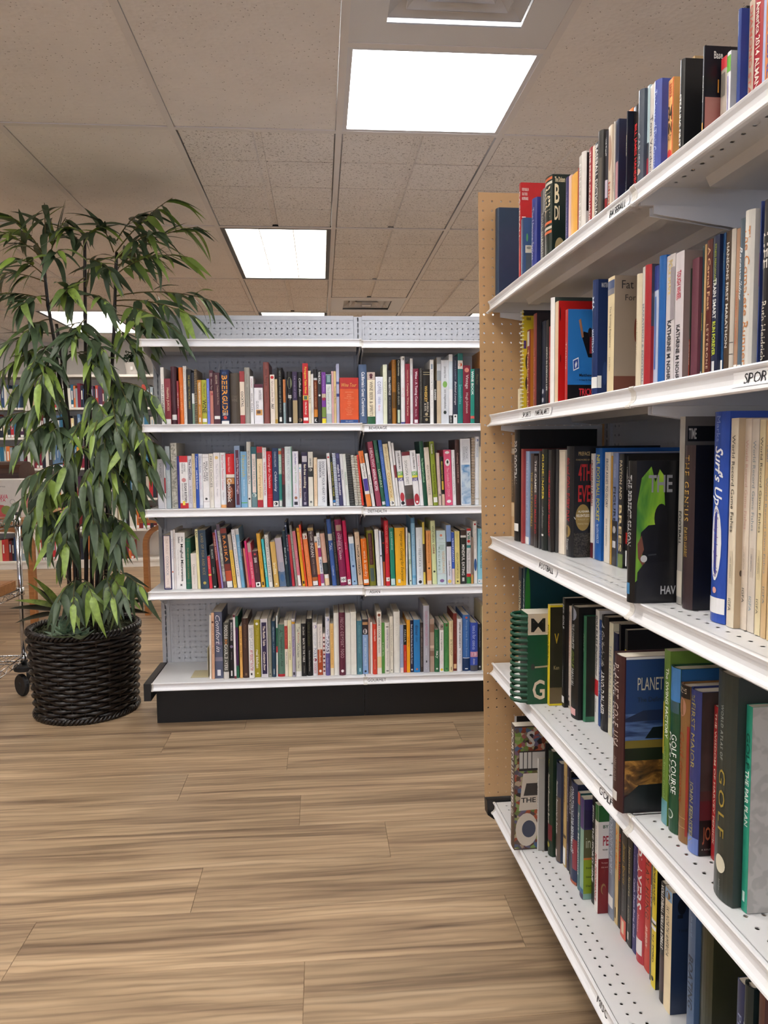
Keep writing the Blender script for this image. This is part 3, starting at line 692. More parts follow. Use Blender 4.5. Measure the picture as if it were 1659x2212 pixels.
M_SPEC = {}
M_SPEC['beverage'] = '''
350 357 793.5 e9e5de -4|t,.3,.72,.6,444444,i,WILD WINES|o,.93,.3,222222
357.4 371 818 8c3038|t,.2,.7,.45,e8d0b0,-,Healthy JUICES|s,.88,.99
372 384 792 4a2530|s,.83,.92
384.3 388 823 a03038|t,.1,.8,.6,f0e0d0,-,101 DRINKS
388.3 398 794 e8762a|t,.3,.75,.5,f6b080,i,DANDY LIONS
398.2 405.7 791 eceae6|t,.05,.9,.3,9a8a90,-,the ultimate book of cocktails and mixed drinks
406 415.7 798 141417|t,.1,.72,.4,b8a040,-,THE GREAT TROPICAL DRINKS
416.5 422 805 1f2434|b,.4,.6,e6eef0|b,.6,1,7f9a88
422.4 427.6 798 7a684e|c,24,8f7d62
428 437 821 c98a2a|t,.05,.55,.5,f6ead0,b,TEQUILA MOCKINGBIRD|t,.6,.78,.3,f0e0c0,-,cocktails|v,.85,.95,.3,.7,f0e6d0
437.3 448.3 821 b0b02c|t,.08,.4,.5,303010,i,The Story of|t,.44,.75,.72,26260c,b,WINE|s,.87,.95
448.6 454.2 818 6d7fd8|t,.1,.8,.4,b0b8f0,-,wine in the world
454.4 462.5 800 5a2030|h,.05,.12,.7,e8d8d0,-,101|t,.16,.36,.5,e0c8c0,-,Wine Tips|b,.38,.995,e0917e|o,.44,.36,c84050
463 477 805 4a1c26|L,Complete Guide To Wines|t,.05,.22,.3,d8c0a8,-,ALEXIS LICHINE|t,.25,.62,.3,c8a890,-,Complete Guide To Wines,.65|s,.84,.9
478 497 799 14284f|t,.04,.08,.5,6080c0,-,GOOD|t,.1,.47,.62,f2a43c,b,BEER|t,.48,.79,.62,f2a43c,b,GUIDE|h,.79,.84,.62,f2e8d8,b,2013|o,.88,.2,d84030|s,.94,.995
497.3 519 806 4f453a|L,WINE|h,.44,.49,.6,6e6252,-,LICHINE|h,.5,.56,.62,7a6e5e,-,WINE
519.6 530 802 a4383a|b,.2,.83,ecdcc8|t,.38,.68,.5,1c1c1c,b,COCKTAIL
530.3 541.5 794 a9a79e|n|t,.12,.3,.3,83817a,-,MICHAEL|t,.35,.7,.3,83817a,-,BROADBENT WINE
542 549 813 f1eff0|t,.05,.25,.45,a05068,-,POCKET|t,.35,.75,.5,303440,-,Wine Guide
550 569.5 830 f0eef2|b,0,.09,5a1c34|t,.16,.4,.28,7a7a80,-,BARTENDERS,.68|t,.42,.62,.3,7a7a80,-,GUIDE,.36|v,.64,.78,.2,.9,d8a058|v,.66,.74,.3,.7,6a5040
571 583.3 782.5 8a4f4a|t,.1,.38,.5,4a2422,-,Wine People|t,.48,.66,.3,5a302c,-,Stephen Brook
585 594.7 809.5 f0e2d4|o,.055,.36,c8282c|t,.12,.55,.4,806058,i,Fall in Love Drink This|t,.58,.7,.6,303030,bi,365
595 600.6 819 c9b48a|b,.9,1,b08a30
601 612.3 795 1b1b1d|t,.05,.8,.32,7c8078,b,NEW CLASSIC WINES OF THE WORLD|v,.88,.96,.3,.75,e8e6e0
612.8 618.5 820 e08a4a|b,.52,1,9cb4b8|t,.55,.8,.4,e8eeee,-,beer
618.8 621.3 816 2a2a30
621.5 633 803 17171a|e,.22,.11,.42,8a9070|h,.42,.54,.66,f4f2ee,b,hops|v,.88,.96,.3,.7,e8e6e6
633.3 643.4 803 37284a|t,.08,.5,.3,a090b0,-,THE WINES OF SPAIN|b,.55,.99,b09a72
644 655 804 1e1e20|t,.12,.48,.42,e0ded8,i,Coffee Book|o,.93,.36,b08a6a
655.3 667 785 c9252b|t,.06,.5,.5,f6cc40,b,Portuguese Table Wines|b,.53,.61,e8c050|v,.54,.6,.2,.8,4a6a50|t,.64,.85,.42,f4d8c8,b,Giles MacDonogh|n|L,Portuguese Table Wines|s,.9,.95
667.3 673 801 e8dcc0|t,.28,.62,.6,6a4030,-,The Juicing Book
673.3 678.3 808 e6e2da|t,.6,.85,.3,a09890,-,wines
678.6 687.2 798 2a2a2e|b,.16,.2,b8bcc0|b,.2,.74,74361f|t,.24,.7,.4,d8a878,-,AMERICAN WHISKEY|b,.74,.88,d88a34|h,.91,.97,.6,f0f0f0,b,K
687.6 695.3 800 241c20|b,0,.28,1c1c1e|t,.03,.26,.6,eeeeec,b,WINE FOLLY|o,.47,.3,e8e6e0
696 705 804 7a3a9a|t,.06,.38,.36,c0a0d8,-,the juicing bible|b,.42,.5,c8b8a0|o,.52,.42,a02840|b,.68,.88,7a9440|b,.9,1,f0dc30
705.4 717 809 dde4e0|b,.01,.2,2a5560|v,.02,.16,.2,.8,8aa8a8|t,.24,.72,.5,a8b4b0,-,The Essence of Tea|b,.8,.995,b0bcc0
717.3 721.8 802 e6b4b4|t,.2,.7,.35,b08080,-,fresh juice
722 727.3 802 e0c48a|t,.28,.62,.6,6a4030,-,The Juicing Book
727.6 734 786 b8bcd8|b,.3,.34,50609a|b,.5,.55,384080
735 775.3 816 de561e|b,0,.245,bb2820|b,.92,.998,2a4f8a|h,.12,.2,.8,e8b050,i,Wine Tour|h,.31,.325,.45,f4c090,-,WINES OF FRANCE|h,.36,.375,.2,f4c090,-,Alsace|h,.4,.415,.25,f4c090,-,Bordeaux|h,.44,.455,.5,f4c090,-,Burgundy and Beaujolais|h,.48,.495,.12,f4c090,-,Loire|h,.52,.535,.16,f4c090,-,Rhone|h,.56,.575,.2,f4c090,-,Provence|h,.6,.615,.1,f4c090,-,Italy|h,.64,.655,.2,f4c090,-,Spain|h,.68,.695,.44,f4c090,-,Argentina and Chile|h,.72,.735,.3,f4c090,-,South Africa|h,.76,.775,.2,f4c090,-,Australia|h,.8,.815,.3,f4c090,-,New Zealand|h,.945,.965,.4,dfe4f0,-,ERIC ASIMOV|L,Wine Tour
776 793 787.5 52688a|t,.13,.88,.55,eef0f4,b,California's Great Chardonnays
794.2 811 804 f0e6c8|b,0,.15,c8b4a8|o,.06,.22,5a2a34|o,.1,.18,4a1c28|t,.18,.84,.42,5a4434,-,WINE BEER & SPIRITS|b,.85,1,1f5a35
812 828 814 e6eaf6|t,.1,.36,.42,40508a,w,COFFEE|t,.42,.58,.3,8090c0,-,OVER EASY|t,.6,.72,.28,d890a0,-,first
828.4 837 787.5 e4e8cc|t,.28,.6,.4,b0b494,-,VINTAGE
838 847 800 26262b|t,.12,.46,.5,dcdcd8,b,Wine HERITAGE|t,.5,.9,.3,a0a0a0,i,the story of Italian wine
847.3 856.8 777.5 a8702a|t,.05,.45,.5,704818,-,SCOTCH WHISKY|v,.5,.75,.1,.9,6a4a1e
857 866.2 776 141a1a|t,.02,.26,.5,d8d4b8,-,Chardonnay|t,.36,.7,.4,c8c4b0,w,CHARLES OLKEN|v,.78,.98,.2,.8,c0d0b8|n|L,Chardonnay
866.5 875.2 770 eeeeee|o,.04,.3,70685c|t,.45,.6,.55,d8a0a8,-,WINE|b,.97,1,383c80
876 886 786 8c1f34|t,.1,.3,.3,d8b098,-,WINDOWS ON|t,.32,.86,.5,ecd2b8,-,Complete Wine Course
886.5 892.3 774.5 f2f0ee|t,.1,.3,.3,b0a8a0,-,drinks
893 905 796.5 7a1836|t,.05,.68,.52,f4e8ec,b,Wine - A Tasting Course|t,.73,.86,.3,e0c0cc,-,Marnie Old|v,.92,.98,.2,.8,f0e8ec
906 913.4 795.5 3a3834|t,.04,.94,.36,908a80,-,The Technology of the Wine Grape and Production of American Wine
914 929 798 1c1a18|b,.05,.06,c8b890|b,.09,.1,c8b890|t,.3,.6,.42,e8c060,b,WHISKEY,.42|t,.6,.78,.28,d8d0c0,b,BOURBON,.68|t,.62,.76,.26,d8d0c0,b,& RYE,.32|o,.82,.22,b8a888|b,.86,.865,c8b890|o,.92,.2,a89878
929.3 937 777 f2f0ec|v,.07,.15,.25,.75,90a0b0|t,.17,.47,.42,4a4844,-,Discovering Wine|t,.55,.75,.3,8a8884,-,Joanna Simon|n|L,Discovering Wine
937.3 943.6 822 151516|n|t,.2,.45,.6,eeeeea,b,GUINNESS
944 953 772 cbb89a|b,.0,.35,9aa0a4|b,.1,.2,c8ccd0
953.3 969.5 778 d8dce2|t,.1,.28,.34,5a6068,-,jeremy fox|e,.38,.05,.3,86b860|t,.46,.76,.34,40484e,-,on vegetables|e,.82,.028,.2,303c38|n|L,on vegetables
970 978 765.5 eef0f2|b,.1,.5,d4e2ea|b,.88,1,1a1a1a|n|t,.89,.98,.5,e8e8e8,-,LARSON
978.5 988.6 770 2c3448|L,Behind Lounge|t,.06,.34,.36,8a94a8,-,JOHN & ELIZABETH|t,.37,.72,.5,e8e8ec,i,Behind Lounge|s,.86,.995|o,.89,.2,222222
989 1000 763.5 1f7f7a|b,.1,.22,e8e4dc|o,.16,.36,d86030|t,.24,.42,.4,506a90,-,Juices &|t,.44,.72,.5,7fd0d8,-,Smoothies
1000.3 1016 789.5 7f1a34|o,.08,.32,d88878|t,.16,.4,.52,f2e6e4,-,Vintage|t,.47,.82,.42,e8d4d4,-,Hugh Johnson|n|L,Vintage
1016.4 1025 797 1f8a7a|t,.04,.48,.6,eaf4f0,b,WINE BOOK|b,.86,.91,d86058
1025.3 1036.5 796 202222|t,.1,.3,.4,706a4a,i,Pinot Noir|t,.35,.7,.24,484a48,-,the companion
1037.4 1046 757.5 f0a860|L,BEAR GREAT|t,.07,.35,.3,d89058,-,ALEXANDER|t,.6,.78,.36,8a5020,-,BEAR GREAT|o,.93,.28,40241a
'''
M_SPEC['diet'] = '''
342 356.4 992 e2e0e4|t,.08,.38,.3,8a8890,-,SPLENDID
356.7 359.6 988 f2ecec|b,.4,.7,c03040
360.3 370 964 b8c4c8|t,.1,.22,.5,dce4e6,-,Heart|v,.24,.38,.05,.95,8c96b4|t,.4,.8,.5,e2e8ea,-,Healthy Quick Cook
372 385 957 c6c4b6|v,.02,.98,.05,.95,marble
385.4 389.7 986 2a2a7a|t,.1,.8,.4,8080c8,-,healthy living
390 408 985 f2f0f0|b,0,.12,d02328|t,.14,.3,.22,303038,-,H. LEIGHTON STEWARD,.62|t,.14,.34,.2,303038,-,MORRISON C. BETHEA,.34|o,.46,.26,d89090|t,.52,.88,.3,1a1a20,b,SUGAR BUSTERS!,.68|t,.52,.84,.2,404048,-,QUICK & EASY COOKBOOK,.32|b,.9,1,c8222a|v,.86,.94,.3,.6,f0dc50|n|L,SUGAR BUSTERS
408.3 417 985 dcd8e2|t,.06,.46,.55,26262c,b,The FastDiet|t,.58,.92,.32,60606a,-,Dr. MICHAEL MOSLEY|n|L,The FastDiet
417.3 423.9 980 e2cfa8|t,.1,.9,.42,987c50,-,HEALTHY MEDITERRANEAN COOKING
424.2 431 980.5 2450b0|t,.05,.25,.5,d8e0f4,-,Famous|t,.3,.65,.5,e0e8f8,bi,Lowfat No Fat Gourmet
431.3 439.6 980.5 eef0f6|t,.04,.35,.5,606aa8,-,Children's Kitchen|t,.4,.66,.3,c890a8,-,macrobiotic|b,.95,1,d8dce8
440 453.2 981 f0eeee|b,.06,.065,b0a8a8|t,.14,.5,.34,4a484c,-,MILK-FREE,.68|t,.16,.5,.34,4a484c,-,KITCHEN,.3|o,.83,.2,303030|b,.88,.885,a08088
453.6 463 980 ece6da|t,.05,.62,.52,5c5a54,-,FRESH CHOICES|t,.7,.85,.3,b0aaa0,-,recipes
463.5 477.5 978 f2eef0|o,.09,.26,f0cc80|t,.2,.62,.32,c0bcc4,-,The Food You Crave|t,.66,.8,.28,b8b4bc,-,Krieger|n|L,The Food You Crave
478 489.7 978 eef0f4|t,.04,.68,.42,d06078,-,Breast Cancer Prevention Cookbook|t,.72,.86,.25,a0a0a8,-,Hudson|b,.945,1,f0b070|n|L,Breast Cancer Prevention Cookbook
490 508.5 980.5 46201a|b,0,.38,cf2428|t,.06,.34,.26,f0c8c0,-,American Heart,.4|b,.38,.44,e6ddd0|v,.45,.56,.05,.95,c88a50|t,.46,.9,.5,f0ece4,b,Cookbook,.4|e,.72,.12,.3,9a5030
508.8 520.7 963 8aa0c0|v,.07,.96,.2,.8,5a2038|t,.2,.78,.42,d8b8c0,b,Low-Fat Ways to Lose Weight
521.7 535 975.5 7fb0d4|t,.07,.45,.5,c8b850,-,Nourish|t,.5,.8,.24,d0e4f0,-,THE CANCER CARE COOKBOOK|b,.91,.925,60b050
535.3 544 954.5 e8e6e0|t,.14,.64,.42,42423e,b,EATING FOR GOOD HEALTH|o,.87,.26,303030
544.5 556.4 965 1f5f6a|v,.12,.76,.15,.85,e6d4cc|t,.2,.66,.4,6a8478,w,SIMPLY HEALTHY|b,.78,.995,6a8a90|o,.8,.4,c8d4d0
557 569 965 f2dcb4|b,0,.1,b82a30|b,.1,.2,5a4a40|t,.28,.84,.5,b89050,-,Cancer-Fighting Kitchen|b,.88,1,b02430
569.4 577.4 967 eeecee|t,.02,.18,.5,d88a60,-,Eating|t,.24,.8,.45,c05060,b,THE 8-STEP LOW-FODMAP EATING PLAN
577.7 589.5 975 c6202c|t,.06,.66,.55,f2d0d0,i,Cooking for Diabetics|b,.78,.785,e08080|b,.82,.825,e08080
589.8 603.2 968 1a3560|t,.06,.32,.3,c8d0e0,-,CHARLES WILLIAMS|t,.4,.74,.5,e8ecf4,i,Celebrating|s,.9,.995|o,.945,.26,1c1c1c|n|L,Celebrating
603.5 610.2 969 a8d8c0|b,.04,.1,d87040|t,.14,.42,.5,f0f8f4,b,EAT FOR LIFE|b,.44,.88,1f8a80|s,.9,.99
610.6 616.6 968 6a1e24|t,.1,.45,.4,c89088,-,THE SILVER CLOUD DIET|b,.62,1,2a1c20
617 632.4 965 dce6ea|t,.03,.56,.34,b0bcc4,-,THE HERBAL KITCHEN|t,.62,.88,.26,bcc6cc,-,KAMI McBRIDE|v,0,1,.86,1,7fae9a|n|L,THE HERBAL KITCHEN
633.5 646 975 ecebf5|t,.04,.24,.36,7064a8,b,Joe Famularo|t,.26,.58,.42,a8cca8,-,Light & Healthy|t,.6,.76,.4,e8b8b8,-,cooking|o,.84,.26,a06a50|v,.91,.97,.2,.8,1c1c2c|n|L,Light & Healthy
646.4 652.6 1002.5 f0eeec|t,.2,.8,.5,e09050,b,LOW-SALT RECIPES|o,.1,.3,80b8d0
653 666 977 2a1f40|v,.07,.18,.1,.9,c8c4cc|t,.22,.66,.5,ece4cc,b,fat-free cooking|t,.74,.9,.3,b8b0c0,-,Boucher|v,.92,.97,.3,.7,b0a8b8
667 677.5 976 e4e0d4|t,.12,.26,.4,60605c,b,LEAN MEAN|v,.29,.46,.02,.98,262624|o,.33,.3,d8d4c8|o,.92,.24,70706c
679 686.4 988.5 f0d8b8|t,.15,.85,.4,e0a860,-,low-fat favorites and recipes
687 706.5 992 e8eaee|t,.05,.92,.28,4a5068,-,DON'T EAT YOUR HEART OUT,.64|t,.05,.4,.24,4a5068,b,COOKBOOK,.3|n|L,DON'T EAT YOUR HEART OUT
713 719.5 979 f0eeee -8|o,.08,.32,c83038|t,.25,.7,.36,b8b4b8,-,INSTANT LOSS
720 726 988 1f2f28 -8|t,.1,.8,.5,c8c040,b,CHOLESTEROL CURE|b,.88,.93,3080c8|s,.94,.99
726.4 733 979 d8e0ee -10 spiral|c,22,c8d0e0
733.3 742 979 3f3f6a -10|t,.22,.8,.6,eeeef4,b,make it in minutes|v,.02,.1,.2,.8,5a5a90
742.3 748.8 981 eeeef0 -10|t,.3,.5,.4,505058,-,HEALTHY
749 755.5 981 e2e6e0 -10|n|t,.35,.6,.5,70a088,-,MARIALISA
756 767 981 4a4a48 -11 spiral|c,22,5f5f5c
768 774.4 984 e6e4dc -11 spiral|c,20,c8c6ba
775 781.5 985 e8e2d2 -12 spiral|c,20,cfc9b6
782 786.6 983 e0402a -14
793 803.3 975 f0ece8 -19|b,0,.22,e8762a|t,.1,.48,.5,3a2a20,-,GenoType Diet|v,.5,.72,.05,.95,4a3a98|b,.78,1,ee8a3c
804.6 811 980 ece8e4 -17|t,.4,.75,.5,6a7884,-,South Beach
813.5 824.5 955 a04058 -20|t,.1,.4,.5,ecd0d8,b,HEALTHY|t,.42,.76,.55,f4e4ea,b,ANNUAL RECIPES
826 834 952 2a6a50 -20|t,.15,.34,.4,a0c8a8,-,ROBERTSHAW|t,.44,.72,.56,d0e4c0,b,LOW-FAT|s,.93,.98|n|L,LOW-FAT
834.5 842 951 3f68b8 -18|t,.1,.6,.4,90b0e4,-,THE COMPLETE LIGHT COOK
843 853.6 959.5 e6d8b0 -17|t,.05,.42,.5,b89a60,i,Baby Approved|t,.46,.88,.55,d0a850,b,COOKBOOK|s,.92,.995|o,.95,.3,222222
854 859.6 954 f0f0f0 -16
860 864.6 957 e8e6e6 -15|b,.35,.55,8a3a40
865.4 877 974 f0f0f2 -12|t,.04,.34,.4,505058,b,JOEL FUHRMAN M.D.|b,.38,.45,70b850|b,.45,.49,e8e050|b,.49,.55,42388a|h,.39,.44,.7,f4f4f0,b,EAT|h,.5,.545,.7,f4f4f4,b,LIVE|e,.84,.08,.4,c03844|o,.95,.34,20202a|n|L,EAT TO LIVE
878 895.5 977 ecebea -11|b,0,.07,7a2430|t,.16,.6,.32,7a7a78,-,SONOMA DIET,.42|b,.62,.86,5a524e|b,.78,.88,4a4a40|b,.88,.998,74202e
896 908 973.5 f0f0f2 -11|t,.04,.34,.4,505058,b,JOEL FUHRMAN M.D.|b,.38,.45,70b850|b,.45,.49,e8e050|b,.49,.55,42388a|h,.39,.44,.7,f4f4f0,b,EAT|h,.5,.545,.7,f4f4f4,b,LIVE|e,.88,.1,.46,b83442|o,.93,.2,f0e8e8|n
908.3 915.6 980.6 f2f0f2 -9|t,.04,.5,.55,e0808c,-,Cooking for Health
916 924 953.6 14503a -11|t,.26,.64,.5,a8d8a8,b,The Heart-Smart Cookbook
925 935.6 967 e8dccc -10|t,.3,.82,.5,8a8478,-,HEALTHY FAMILY COOKBOOK
937 946.5 954 8a9a2a -10|v,.03,.2,.15,.85,5f7020|t,.04,.19,.5,f0f0d8,b,Hometown|t,.36,.82,.5,30380c,-,Home-Style Cooking|s,.87,.95
947.3 954.8 979 e6ccc4 -6|t,.2,.6,.36,c0a09c,-,simple cleanse|o,.8,.3,606060
955.3 961.7 986.5 171614 -5|t,.1,.48,.45,c8b040,b,PERFORMANCE PALEO|v,.5,.68,.2,.8,d8b840|b,.77,1,d8bca4
962.4 978.4 972 e05a80 -5|e,.05,.025,.3,f4f0f0|e,.23,.065,.32,f4f0f0|e,.22,.03,.14,3a3a3a|t,.32,.85,.3,f4c8d4,-,The Candida DAY COOK|e,.93,.03,.3,f4f0f0
979 985.6 972 f2f2f4 -4|t,.15,.8,.42,606068,-,NUTRIBULLET Life Changing Recipes|L,Life Changing Recipes
986.4 995.3 950 4a2c28 -4|t,.2,.66,.42,b89a90,b,Creating COOKIES 101
997 1018 948 e6eaf0 -3|v,.02,.36,.12,.9,d4d8e0|t,.12,.3,.22,7a8290,-,CREATIVE,.62|t,.12,.32,.22,7a8290,-,COOKING,.36|v,.39,.98,.06,.96,ice
1018.4 1025.5 945.5 cdbfae 0 spiral|c,24,b8a48c
1025.8 1035 943.5 e8ecf2|o,.05,.3,4a6aa8|t,.1,.3,.36,9aaccc,-,VINTAGE|b,.9,.92,c8c8c8
1035.3 1039.3 964.6 e6dcc8
1040 1046 988 e2eaf0|b,.0,.2,9ab8d0
'''
